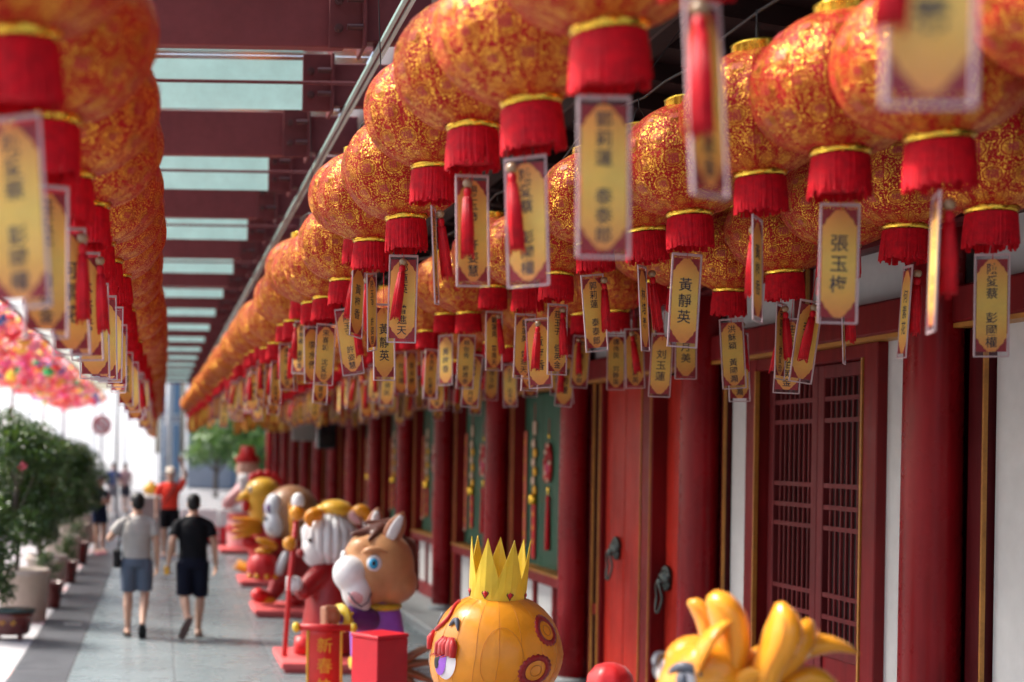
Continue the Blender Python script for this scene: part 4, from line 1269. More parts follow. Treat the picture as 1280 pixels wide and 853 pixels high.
MB().ell((-.01,-.01,1.28), .075, 16, 10).build('lower_knob', s_gold, GS, True)
MB().ell((.06,-.01,1.60), .085, 16, 10).build('upper_knob', s_gold, GS, True)
MB().ell((.07,-.0,1.72), (.07,.07,.09), 14, 10).build('white_tip', s_white, GS, True)

# ---- monkey
K = thing('monkey_figure', 'brown monkey figure with pale face and red jacket, round head', 'monkey figure', (1.84, 19.8, BZ), 0, FG)
hd = MB(); hd.ell((0,0,1.27), (.39,.37,.39), 26, 18); hd.ell((.02,0,1.12), (.36,.36,.28), 20, 14)
blob('head', hd, s_mbrown, K, .025, 4)
fc = MB(); fc.ell((-.26,-.20,1.36), (.13,.14,.19), 18, 12); fc.ell((-.25,-.22,1.12), (.15,.15,.19), 18, 12)
blob('face', fc, paint('pale_face_cloth', (.60,.60,.62), .5, var=.08), K, .018, 4)
for (x, y) in ((-.335,-.285), (-.37,-.16)):
    e = MB().ell((x, y, 1.34), (.035,.04,.075), 12, 8).build('eye', s_dpurple, K, True)
MB().ell((-.37,-.27,1.20), (.04,.045,.035), 10, 8).build('nose', s_grey, K, True)
MB().tube([(-.36,-.30,1.08),(-.32,-.34,1.05),(-.26,-.35,1.08)], .008, 6).build('smile_line', s_grey, K, True)
MB().tube(bez((-.06,-.36,1.42),(-.02,-.42,1.25),(-.03,-.42,1.05),(-.03,-.34,.90)), [.015,.04,.05,.055,.058,.058,.055,.05,.042,.03,.012], 10, True, .6).build('headband_tail', s_gold, K, True)
MB().ell((.27,-.29,1.24), (.10,.05,.12), 16, 10).build('ear', s_flesh, K, True)
MB().ell((-.10,.38,1.24), (.10,.05,.12), 16, 10).build('ear', s_flesh, K, True)
rb = MB().loft([(0,0,.30,.27,.25),(0,0,.55,.31,.28),(0,0,.8,.27,.25),(0,0,.95,.2,.2)], 22)
rb.cap((-.2,-.16,.84),(-.36,-.28,.66),.11,.10); rb.cap((.2,.15,.84),(.3,.2,.6),.11,.10)
rb.cap((-.12,-.02,.35),(-.26,-.10,.12),.15,.10); rb.cap((.14,0,.35),(.18,0,.1),.15,.10)
blob('jacket', rb, s_dred, K, .022, 4)
MB().tube(bez((-.24,-.30,.80),(-.34,-.36,.90),(-.44,-.38,.86),(-.50,-.36,.94)), [.05,.058,.06,.06,.06,.058,.055,.05,.045,.04,.02], 10).build('arm', s_gold, K, True)
# drum-shaped red bag with gold fittings and white sleeve
gore([(.02,.34,-.40,-.30),(.15,.37,-.40,-.30),(.22,.46,-.40,-.30),(.235,.56,-.40,-.30),(.20,.67,-.40,-.30),(.10,.74,-.40,-.30)], 12, 4, .03).build('drum', s_red, K, True)
MB().lathe([(.12,.73),(.13,.76),(.08,.80)], 16, c=(-.40,-.30,0)).build('drum_cap', s_gold, K, True)
for q in range(4): MB().ell((-.40+.2*math.cos(R(200+q*40)), -.30+.2*math.sin(R(200+q*40)), .42), (.04,.04,.04), 10, 8).build('drum_stud', s_gold, K, True)
MB().cap((-.20,-.42,.50),(-.12,-.46,.72),.07,.05).build('white_cuff', s_white, K, True)
sh = MB(); sh.cap((-.30,-.14,.10),(-.46,-.24,.14),.09,.11); blob('shoe', sh, s_red, K, .016, 3)
MB().ell((-.34,-.24,.07), (.14,.05,.05), 14, 8).build('shoe_sole', s_gold, K, True)
MB().cap((.17,0,.08),(.05,-.14,.07),.09,.09).build('shoe', s_red, K, True)

# ---- rooster
Rr = thing('rooster_figure', 'yellow rooster figure with red comb and orange wing', 'rooster figure', (1.84, 24.0, BZ), 0, FG)
hd = MB(); hd.ell((-.10,0,1.60), (.31,.30,.27), 22, 16); hd.loft([(-.05,0,1.0,.28,.26),(-.08,0,1.25,.27,.25),(-.1,0,1.45,.29,.27)], 20)
blob('head', hd, s_yellow, Rr, .022, 4)
for q in range(5):
    a = R(-50+q*32)
    MB().ell((-.08+.26*math.sin(a)*.9, 0, 1.74+.16*math.cos(a)), (.10,.05,.11), 14, 10).build('comb_lobe', s_red, Rr, True)
MB().tube([(-.34,-.04,1.53),(-.46,-.06,1.50),(-.58,-.08,1.42)], [.12,.085,.01], 12).build('beak', s_yellow, Rr, True)
e = MB().ell((-.33,-.17,1.64), (.05,.05,.07), 12, 8).build('eye', s_white, Rr, True); MB().ell((-.36,-.20,1.64), (.025,.025,.035), 10, 6).build('pupil', s_grey, e, True)
MB().ell((-.40,-.10,1.32), (.07,.06,.12), 12, 8).build('wattle', s_red, Rr, True)
rb = MB().loft([(0,0,.3,.30,.27),(0,0,.6,.36,.32),(0,0,.9,.31,.28),(0,0,1.1,.22,.22)], 22); rb.cap((-.08,-.1,.35),(-.10,-.10,.1),.10,.07); rb.cap((.14,.1,.35),(.14,.1,.1),.10,.07)
blob('jacket', rb, s_red, Rr, .024, 4)
for q in range(4):
    MB().tube(bez((-.16,-.26,1.02-.05*q),(-.36,-.34,1.12-.09*q),(-.50,-.34,1.06-.10*q),(-.66,-.30,1.12-.13*q)), [.07,.085,.09,.09,.088,.084,.078,.07,.058,.042,.015], 10, True, .6).build('wing_feather', s_orange if q < 2 else s_gold, Rr, True)
for q in range(3):
    MB().tube(bez((-.14,-.2,.10),(-.30,-.25,.14+.03*q),(-.5,-.26+.08*q,.14+.05*q),(-.62+.05*q,-.28+.1*q,.20+.06*q)), [.05,.055,.058,.058,.056,.054,.05,.044,.036,.026,.01], 10).build('toe', s_gold, Rr, True)
MB().ell((-.34,-.30,.66), (.14,.06,.12), 14, 10).build('red_pouch', s_red, Rr, True)

# ---- tall far figure: pink, white beard, red hat
Z = thing('fortune_figure', 'tall pale pink and white bearded figure with red hat at the far end', 'lantern figure', (1.92, 31.2, BZ), 0, FG)
rb = MB().loft([(0,0,.0,.42,.36),(0,0,.4,.44,.38),(0,0,.9,.36,.32),(0,0,1.3,.28,.26),(0,0,1.45,.2,.2)], 22); rb.cap((-.2,-.1,1.2),(-.45,-.2,.95),.14,.12); rb.cap((.2,0,1.2),(.55,-.1,1.45),.13,.16)
blob('robe', rb, s_pink, Z, .026, 4)
MB().ell((0,-.02,1.72), (.25,.24,.28), 20, 14).build('head', s_flesh, Z, True)
MB().loft([(0,-.16,1.05,.05,.04),(-.02,-.2,1.25,.16,.09),(-.02,-.2,1.5,.22,.12),(0,-.16,1.62,.18,.12)], 16).build('beard', s_white, Z, True)
MB().loft([(0,0,1.86,.27,.25),(0,0,1.95,.28,.26),(0,0,2.05,.18,.17),(0,0,2.22,.15,.14)], 18).build('hat', s_red, Z, True)
for s in (-1,1):
    MB().ell((s*.07-.06,-.235,1.74), (.025,.012,.03), 10, 6).build('eye', s_black, Z, True)
MB().lathe([(.40,.30),(.45,.36),(.45,.48),(.38,.52)], 22).build('red_sash', s_red, Z, True)
MB().lathe([(.36,.76),(.40,.80),(.39,.92),(.33,.95)], 22).build('white_sash', s_white, Z, True)
MB().lathe([(.38,.58),(.43,.63),(.41,.72),(.35,.75)], 22).build('red_sash', s_red, Z, True)
H.scale = (.94,.94,.95); G.scale = (.93,.93,.94); Rr.scale = (.96,.96,.90)
# ---------------------------------------------------------------- foliage
def leaf_mat(name, c0, c1, c2):
    t = NT(name); isl = t.n('ShaderNodeNewGeometry').outputs['Random Per Island']
    c = t.ramp(isl, [(0., c0), (.55, c1), (1., c2)])
    q = t.bsdf(Base_Color=c, Roughness=.38, Specular_IOR_Level=.5)
    tr = t.n('ShaderNodeBsdfTranslucent'); t.l(t.mixc(.5, c, (.16,.24,.02)), tr.inputs[0])
    ms = t.n('ShaderNodeMixShader'); ms.inputs[0].default_value = .22
    t.l(q.outputs[0], ms.inputs[1]); t.l(tr.outputs[0], ms.inputs[2])
    return t.done(ms)
m_leaf = leaf_mat('shrub_leaf', (.008,.032,.008), (.018,.062,.012), (.060,.130,.022))
m_leaf2 = leaf_mat('street_tree_leaf', (.02,.07,.012), (.05,.14,.02), (.11,.23,.04))
m_bark = paint('bark', (.11,.085,.065), .85, var=.3, scale=8, bump=.5, bscale=25)
m_pet = paint('pink_bract', (.70,.10,.16), .5)
def add_leaf(mb, c, L, w, r):
    d = Vector((r.gauss(0,1), r.gauss(0,1), r.gauss(.1,.7))).normalized()
    s = d.cross(Vector((r.gauss(0,1), r.gauss(0,1), r.gauss(0,1)))).normalized(); u = s.cross(d)
    c = Vector(c)
    mb.add([c, c+d*L*.5+s*w+u*L*.06, c+d*L, c+d*L*.5-s*w+u*L*.06], [(0,1,2),(0,2,3)])
def shrub(name, label, x, y, base, clumps, n, L, seed, cat='shrub', group=None, mat=None, trunk_r=.035, blossoms=0):
    r = random.Random(seed)
    t = thing(name, label, cat, (x, y, base), 0, group)
    tr = MB(); z1 = max(c[2] for c in clumps)
    top = Vector((0,0,z1*.62))
    tr.tube(bez((0,0,0),(r.uniform(-.1,.1),r.uniform(-.1,.1),top.z*.35),(r.uniform(-.12,.12),0,top.z*.7),top,8), [trunk_r*(1-.06*i) for i in range(9)], 8)
    for (cx,cy,cz,rr_) in clumps:
        h = r.uniform(.4,.9)*top.z
        tr.tube([Vector((0,0,min(h,cz*.8))), Vector((cx*.5,cy*.5,(min(h,cz*.8)+cz)/2)), Vector((cx,cy,cz))], [trunk_r*.55, trunk_r*.4, trunk_r*.15], 6)
    tr.build('trunk', m_bark, t, True)
    cr = MB(); tot = sum(c[3]**2 for c in clumps)
    for (cx,cy,cz,rr_) in clumps:
        for k in range(int(n*rr_**2/tot)):
            v = Vector((r.gauss(0,1), r.gauss(0,1), r.gauss(0,.8))).normalized() * rr_*(r.uniform(.25,1)**.45)*(1+.25*r.gauss(0,.4))
            add_leaf(cr, (cx+v.x, cy+v.y, cz+v.z*.85), L*r.uniform(.7,1.35), L*.27, r)
    stuff(cr.build('crown', mat or m_leaf, t, False, fix=False))
    for k in range(blossoms):
        c = r.choice(clumps); v = Vector((r.gauss(0,1)-.3, r.gauss(0,1)-.8, r.gauss(0,.8))).normalized()*c[3]*1.02
        bl = MB()
        for q in range(14): add_leaf(bl, Vector((c[0],c[1],c[2]))+v+Vector((r.gauss(0,.025),r.gauss(0,.025),r.gauss(0,.025))), .06, .02, r)
        bl.build('blossom', m_pet, t, False, fix=False)
    return t
def clumpset(seed, n, rx, z0, z1, rmin, rmax, ry=None):
    r = random.Random(seed); out = []
    for k in range(n):
        z = z0+(z1-z0)*(k+.5)/n; f = math.sin(PI*(.18+.72*(k+.5)/n))
        a = r.uniform(0,6.28)
        out.append((rx*f*math.cos(a)*r.uniform(.4,1), (ry or rx)*f*math.sin(a)*r.uniform(.4,1), z, r.uniform(rmin,rmax)))
    return out
# ---------------------------------------------------------------- planters
m_pot = paint('beige_pot_clay', (.44,.36,.30), .75, var=.12, scale=5, bump=.15)
m_pot2 = paint('oxblood_glaze', (.105,.020,.016), .25, var=.25, scale=6, coat=.5)
m_soil = paint('soil', (.04,.028,.02), .95, bump=.5)
def pot(name, label, x, y, r0, r1, h, mat, cat='plant pot'):
    t = thing(name, label, cat, (x, y, 0), 0, 'plant pots along the pavement')
    MB().lathe([(r0,0),(r0*1.02,.02),(r1*.97,h*.86),(r1*1.03,h*.87),(r1*1.04,h),(r1*.95,h),(r1*.93,h*.92)], 30).build('pot_body', mat, t, True)
    MB().lathe([(.01,h*.9),(r1*.93,h*.9),(r1*.9,h*.93),(.01,h*.94)], 20).build('soil', m_soil, t)
    return t
SG = 'potted shrubs along the pavement'
pot('plant_pot', 'large beige round pot nearest the camera, right behind the dark red pot', -1.74, 18.4, .29, .34, .66, m_pot)
pot('plant_pot', 'beige round pot, second from the camera in the pavement row', -1.70, 21.6, .25, .31, .60, m_pot)
pot('plant_pot', 'beige round pot, third from the camera in the pavement row', -1.72, 25.4, .26, .33, .66, m_pot)
pot('plant_pot', 'beige round pot, fourth from the camera in the pavement row', -1.74, 29.4, .26, .33, .66, m_pot)
pot('plant_pot', 'beige round pot at the far end of the pavement row', -1.78, 33.6, .26, .33, .66, m_pot)
pot('glazed_pot', 'small brown glazed pot between the first and second beige pots', -1.52, 19.9, .15, .21, .36, m_pot2)
pot('glazed_pot', 'small brown glazed pot between the second and third beige pots', -1.53, 23.6, .15, .21, .36, m_pot2)
pot('glazed_pot', 'small brown glazed pot between the third and fourth beige pots', -1.56, 27.4, .17, .24, .42, m_pot2)
bp = thing('bonsai_pot', 'dark red glazed oblong pot with gold curls, lowest at the left edge', 'plant pot', (-1.72, 16.55, 0), 0, 'plant pots along the pavement')
MB().loft([(0,0,.06,.20,.15),(0,0,.08,.23,.17),(0,0,.26,.27,.20),(0,0,.32,.28,.21)], 28).build('pot_body', m_pot2, bp, True)
MB().loft([(0,0,.321,.30,.23),(0,0,.36,.30,.23)], 28).build('rim', paint('dark_green_glaze', (.02,.04,.035), .3), bp, True)
for s in (-1,1):
    MB().tube([(s*.06+.03*math.cos(an)*(1-an/9), -.193-.012*math.sin(an), .20+.03*math.sin(an)*(1-an/9)) for an in [q*.5 for q in range(12)]], .006, 6).build('gold_curl', m_goldink, bp, True)
    MB().box(s*.13-.03, s*.13+.03, -.1, .1, 0, .06).build('foot', m_pot2, bp)
shrub('potted_shrub', 'leafy shrub in the dark red oblong pot at the left edge', -2.02, 16.55, .34, clumpset(1, 10, .30, .15, 1.3, .20, .30), 4200, .065, 1, 'shrub', SG, trunk_r=.03)
shrub('potted_shrub', 'tall bushy shrub in the nearest beige round pot', -1.85, 18.4, .58, clumpset(2, 13, .62, .5, 1.92, .24, .36), 10500, .065, 2, 'shrub', SG, blossoms=2)
shrub('potted_shrub', 'bushy shrub in the second beige round pot', -1.80, 21.6, .56, clumpset(3, 12, .60, .5, 1.78, .24, .36), 9500, .065, 3, 'shrub', SG, blossoms=2)
shrub('potted_shrub', 'bushy shrub in the third beige round pot', -1.80, 25.4, .6, clumpset(4, 11, .56, .45, 1.66, .24, .35), 8000, .07, 4, 'shrub', SG, blossoms=1)
shrub('potted_shrub', 'bushy shrub in the fourth beige round pot', -1.80, 29.4, .6, clumpset(5, 12, .58, .2, 1.60, .22, .34), 7000, .07, 5, 'shrub', SG)
shrub('potted_shrub', 'bushy shrub in the farthest beige round pot', -1.82, 33.6, .6, clumpset(6, 12, .55, .2, 1.45, .22, .34), 4200, .07, 6, 'shrub', SG)
shrub('potted_shrub', 'low plant in the small glazed pot after the first beige pot', -1.52, 19.9, .33, clumpset(7, 5, .14, .05, .40, .09, .14), 600, .05, 7, 'shrub', SG, trunk_r=.012)
shrub('potted_shrub', 'low plant in the small glazed pot after the second beige pot', -1.53, 23.6, .33, clumpset(8, 5, .14, .05, .40, .09, .14), 600, .05, 8, 'shrub', SG, trunk_r=.012)
shrub('potted_shrub', 'low plant in the small glazed pot after the third beige pot', -1.56, 27.4, .39, clumpset(9, 5, .14, .05, .40, .09, .14), 600, .05, 9, 'shrub', SG, trunk_r=.012)
shrub('street_tree', 'green street tree far behind the temple end and the fortune figure', 5.2, 58, 0, clumpset(11, 16, 2.6, 1.6, 5.2, .8, 1.3), 9000, .22, 11, 'tree', None, m_leaf2, .14)
shrub('street_tree', 'smaller green tree left of the far street tree', 2.6, 66, 0, clumpset(12, 12, 1.8, 1.8, 4.4, .6, 1.0), 6000, .2, 12, 'tree', None, m_leaf2, .12)
shrub('street_tree', 'leafy tree reaching in at the left edge below the flower canopy', -6.6, 36, 0, clumpset(13, 14, 1.9, 2.2, 4.4, .5, .9), 6000, .2, 13, 'tree', None, m_leaf2, .12)

# ---------------------------------------------------------------- canopy of paper flowers along the street
FC = thing('flower_canopy', 'slope of massed bright paper flowers over the street at the left', 'flower canopy', (0,0,0))
cols = [(.80,.06,.08),(.85,.16,.30),(.88,.34,.48),(.85,.36,.08),(.88,.66,.12),(.80,.20,.48),(.08,.46,.20),(.08,.30,.66),(.86,.82,.78),(.85,.26,.20)]
fms = []
for i, c in enumerate(cols):
    mb = MB(); r = random.Random(i)
    for q in range(7):
        a = 2*PI*q/7; d = Vector((math.cos(a), math.sin(a), 0)); s = Vector((-math.sin(a), math.cos(a), 0))
        mb.add([Vector((0,0,0)), d*.10+s*.06+Vector((0,0,.05)), d*.19+Vector((0,0,.03)), d*.10-s*.06+Vector((0,0,.09))], [(0,1,2),(0,2,3)])
    mb.ell((0,0,.03), (.035,.035,.03), 8, 5)
    fms.append(mb.mesh('paper_flower', satin(f'paper_{i}', c, .5, .5), fix=False))
fr = random.Random(3)
XA, XB, ZA, ZB2 = -4.7, -2.72, 4.28, 4.72
for i in range(-1, 44):
    y = 21.5 + i*1.12
    for j in range(7):
        if len([1 for o in FC.children]) >= 300: break
        f = (j+fr.uniform(.1,.9))/7
        o = put('paper_flower', fms[fr.choice((0,0,1,1,2,2,3,4,5,9,9,6,7,8) if j < 5 else (6,6,0,4,7,2,1))], FC, (XA+(XB-XA)*f, y+fr.uniform(-.5,.5), ZA+(ZB2-ZA)*f-.10-fr.uniform(0,.18)))
        o.rotation_euler = (R(180+fr.uniform(-60,60)), R(fr.uniform(-60,60)), fr.uniform(0,6)); sc = fr.uniform(.8,1.2); o.scale = (sc,sc,sc)
rest = MB()
fl_mats = None
for i in range(6):
    rs = MB(); rq = random.Random(40+i)
    for k in range(1500):
        f = rq.random(); y = rq.uniform(20.5, 70)
        c = Vector((XA+(XB-XA)*f, y, ZA+(ZB2-ZA)*f-.04-rq.uniform(0,.16)))
        for q in range(3): add_leaf(rs, c, .15, .06, rq)
    stuff(rs.build('filler_petals', fms[[0,1,2,4,8,9][i]].materials[0], FC, fix=False))
for k in range(9):
    f = k/8; MB().tube([(XA+(XB-XA)*f,20,ZA+(ZB2-ZA)*f),(XA+(XB-XA)*f,72,ZA+(ZB2-ZA)*f)], .008, 5).build('net_cable', m_wire, FC)
for k in range(5):
    for x in (XA, ):
        MB().tube([(x,21+k*12,0),(x,21+k*12,ZA+.1)], .04, 8).build('canopy_post', m_steel_d, FC)
MB().tube([(XB+.05,20,ZB2),(XB+.05,72,ZB2)], .035, 8).build('front_rail', m_steel_d, FC)

# ---------------------------------------------------------------- white tent, hoarding and far buildings
m_canvas = satin('white_canvas', (.92,.92,.91), .7, .65, .03)
TN = thing('white_tent', 'long white marquee tent across the street at the left', 'tent', (-9.5, 55, 0))
MB().prism([(-4.2,3.0),(0,5.2),(4.2,3.0),(4.2,2.9),(0,5.05),(-4.2,2.9)], 'y', -17, 22).build('roof', m_canvas, TN)
for s in (-1,1):
    for k in range(8):
        MB().tube([(s*4.15,-17+k*5.5,0),(s*4.15,-17+k*5.5,2.95)], .05, 8).build('tent_pole', m_canvas, TN)
    for k in range(7):
        vs = []; n = 16
        for i in range(n+1):
            yy = -17+k*5.5+.08+(5.34)*i/n
            vs += [(s*4.1+.05*math.sin(i*1.9), yy, .05), (s*4.1+.03*math.sin(i*1.9), yy, 2.95)]
        o = MB().add(vs, [(i*2,i*2+2,i*2+3,i*2+1) for i in range(n)]).build('wall_curtain', m_canvas, TN, True)
        q = o.modifiers.new('t','SOLIDIFY'); q.thickness = .01
MB().prism([(-4.15,.05),(4.15,.05),(4.15,2.95),(0,5.0),(-4.15,2.95)], 'y', 21.9, 21.95).build('end_wall', m_canvas, TN)
def block(name, label, x0, x1, y0, y1, h, wall, cols_, rows_, glass, cat='building', z0=1.2, ww=.6, hh=.6):
    b = thing(name, label, cat, (0,0,0))
    MB().bbox(x0,x1,y0,y1,0,h,.05).build('wall', wall, b)
    sx = (x1-x0)/cols_; sz = (h-z0)/rows_
    fm = MB().bbox(-sx*ww/2-.06, sx*ww/2+.06, -.07, .02, -sz*hh/2-.06, sz*hh/2+.06, .02).mesh('window', m_canvas)
    pm = MB().box(-sx*ww/2, sx*ww/2, -.085, -.075, -sz*hh/2, sz*hh/2).mesh('pane', glass)
    for i in range(cols_):
        for j in range(rows_):
            w = put('window', fm, b, (x0+sx*(i+.5), y0, z0+sz*(j+.5))); put('pane', pm, w)
    MB().bbox(x0-.15,x1+.15,y0-.15,y1+.15,h+.002,h+.4,.05).build('parapet', wall, b)
    return b
m_wht = paint('white_facade', (.80,.80,.80), .8, var=.06, scale=.4)
m_gry = paint('grey_facade', (.20,.215,.24), .7, var=.12, scale=.4)
m_pgr = paint('pale_green_facade', (.60,.68,.62), .8, var=.06, scale=.4)
m_pane = paint('dark_window_glass', (.05,.07,.09), .12)
m_bpane = paint('blue_window_glass', (.06,.14,.24), .12)
HB = thing('canvas_hoarding', 'run of bright white canvas screens closing the street behind the pole', 'hoarding', (0, 74, 0))
for k in range(8):
    x0 = -13.2 + k*1.62
    MB().box(x0+.03, x0+1.59, -.01, .01, .1, 5.2).build('canvas_screen', m_canvas, HB)
    MB().tube([(x0,0,0),(x0,0,5.3)], .04, 8).build('screen_post', paint('white_post', (.7,.7,.7), .5) if k == 0 else bpy.data.materials['white_post'], HB)
block('blue_building', 'narrow building with tall blue glass behind the red shirted man', -.05, 1.3, 88, 100, 15, m_gry, 2, 4, m_bpane, ww=.5, hh=.85, z0=.4)
block('grey_building', 'dark grey building behind the barriers at the end of the walkway', 1.5, 4.0, 80, 95, 16, m_gry, 2, 4, m_pane, ww=.25, hh=.3)
block('grey_building', 'grey building with white framed windows behind the far tree', 4.05, 26, 84, 99, 15, paint('mid_grey_facade', (.34,.36,.39), .7), 9, 5, m_pane, ww=.7, hh=.62)
block('shophouse', 'grey shophouse with dark openings behind the shrubs at the left', -26, -14.2, 62, 76, 9, paint('light_grey_facade', (.52,.53,.54), .8), 6, 3, m_pane, ww=.62, hh=.55, z0=.8)
# street furniture
SP = thing('sign_pole', 'round no parking sign on the white street behind the shrubs', 'sign', (-2.15, 52, 0))
MB().tube([(0,0,0),(0,0,3.6)], .035, 10).build('pole', m_gry, SP, True)
MB().lathe([(.0,0),(.36,0),(.36,.02),(.0,.02)], 28, mat=Matrix.Translation((0,-.05,3.05)) @ rotm('X', 90)).build('disc', paint('sign_white', (.75,.72,.74), .5), SP)
rg = MB().tube([(.31*math.cos(2*PI*i/28), -.085, 3.05+.31*math.sin(2*PI*i/28)) for i in range(29)], .035, 8, False)
rg.build('red_ring', paint('sign_red', (.55,.12,.14), .5), SP, True)
MB().tube([(-.22,-.085,3.27),(.22,-.085,2.83)], .035, 8).build('red_bar', bpy.data.materials['sign_red'], SP, True)
LP = thing('lamp_pole', 'tall thin grey pole standing on the pavement behind the two far people', 'pole', (-1.42, 46.5, 0))
MB().tube([(0,0,0),(0,0,1.2),(0,0,6.2)], [.07,.05,.04], 10).build('shaft', m_gry, LP, True)
MB().lathe([(.14,0),(.14,.04),(.07,.10)], 14).build('foot', m_gry, LP, True)
BP = thing('lamp_pole', 'pale grey post rising behind the red shirted man', 'pole', (.32, 60, 0))
MB().tube([(0,0,0),(0,0,7)], .09, 10).build('shaft', paint('pale_post', (.50,.50,.48), .6), BP, True)
MB().lathe([(.22,0),(.22,.06),(.11,.14)], 14).build('foot', bpy.data.materials['pale_post'], BP, True)
m_galv = paint('galvanised_tube', (.62,.63,.65), .35, metal=.7)
for k, (x, lab) in enumerate(((.9,'left'), (3.05,'right'))):
    b = thing('crowd_barrier', f'silver crowd barrier, {lab} one behind the red and white road barriers', 'barrier', (x, 38.5, 0), 0, 'crowd barriers')
    MB().tube([(0,0,.1),(0,0,1.05),(.05,0,1.1),(2.0,0,1.1),(2.05,0,1.05),(2.05,0,.1)], .022, 8).build('frame', m_galv, b, True)
    MB().tube([(0,0,.25),(2.05,0,.25)], .018, 8).build('rail', m_galv, b, True)
    for q in range(1, 14): MB().tube([(2.05*q/14,0,.25),(2.05*q/14,0,1.09)], .008, 6).build('bar', m_galv, b)
    for q in (0,2.05): MB().box(q-.02,q+.02,-.3,.3,0,.03).build('foot', m_galv, b)
m_redpl = paint('red_plastic', (.62,.02,.03), .4); m_whtpl = paint('white_plastic', (.75,.72,.72), .4)
for k in range(3):
    b = thing('road_barrier', f'red and white plastic road barrier, {["left","middle","right"][k]} of three at the walkway end', 'barrier', (.95+k*.92, 33.6, 0), 0, 'plastic road barriers')
    MB().prism([(-.26,0),(.26,0),(.26,.10),(.14,.42),(-.14,.42),(-.26,.10)], 'x', -.44, .44).build('red_base', m_redpl, b)
    MB().prism([(-.13,.422),(.13,.422),(.09,.82),(-.09,.82)], 'x', -.43, .43).build('white_top', m_whtpl, b)
    for q in (-.25,.25): MB().box(q-.06,q+.06,-.30,.30,.02,.10).build('fork_slot', m_darkhole, b)
ST = thing('stall_counter', 'grey stall counter with white cloth left of the red shirted man', 'stall', (-.32, 36.0, 0))
MB().bbox(-.30,.55,-.5,1.2,0,1.02,.02).build('counter', paint('taupe_panel', (.30,.27,.26), .6), ST)
MB().bbox(-.34,.59,-.54,1.24,1.022,1.06,.01).build('white_cloth', m_canvas, ST)
YB = thing('yellow_lantern', 'small yellow lantern ball on the far stall counter', 'lantern', (-.22, 36.0, 1.06))
gore([(.05,0,0,0),(.16,.05,0,0),(.20,.15,0,0),(.16,.26,0,0),(.05,.31,0,0)], 10).build('ball', s_yellow, YB, True)
MB().lathe([(.06,.31),(.07,.34),(.03,.36)], 12).build('cap', s_gold, YB, True)
# ---------------------------------------------------------------- people
def skin_mat(name, c):
    t = NT(name); co = t.pos()
    cc = t.ramp(t.noise(co, 9, 3), [(.3, tuple(x*.86 for x in c)), (.7, tuple(x*1.1 for x in c))])
    return t.done(t.bsdf(Base_Color=cc, Roughness=.5, Subsurface_Weight=.12, Subsurface_Radius=(.02,.008,.004), Subsurface_Scale=.3))
k_tan = skin_mat('skin_tan', (.42,.24,.16)); k_mid = skin_mat('skin_mid', (.46,.27,.19))
def fabric(name, c): return paint(name, c, .85, var=.15, scale=7, bump=.6, bscale=11, spec=.15)
def add_hand(mb, w, d, side, palm_n, sc=1., curl=.35):
    """hand from wrist w along direction d; side = thumb direction"""
    w, d, t = Vector(w), Vector(d).normalized(), Vector(side).normalized()
    n = d.cross(t).normalized() * palm_n
    for k in range(4):
        off = t*(.030-.020*k)*sc
        L = (.072,.080,.075,.060)[k]*sc
        p = w + d*.085*sc + off
        mb.cap(w+d*.02*sc+off*.7, p, .015*sc, .013*sc, 8)
        m = p + (d*math.cos(curl)+n*math.sin(curl))*L*.5
        e = m + (d*math.cos(curl*2.2)+n*math.sin(curl*2.2))*L*.5
        mb.cap(p, m, .0105*sc, .0095*sc, 8); mb.cap(m, e, .0095*sc, .0085*sc, 8)
    b = w + d*.03*sc + t*.025*sc
    m = b + (d*.7+t*.7)*.035*sc
    mb.cap(b, m, .014*sc, .012*sc, 8); mb.cap(m, m+(d*.9+t*.3+n*.3)*.035*sc, .0115*sc, .0095*sc, 8)
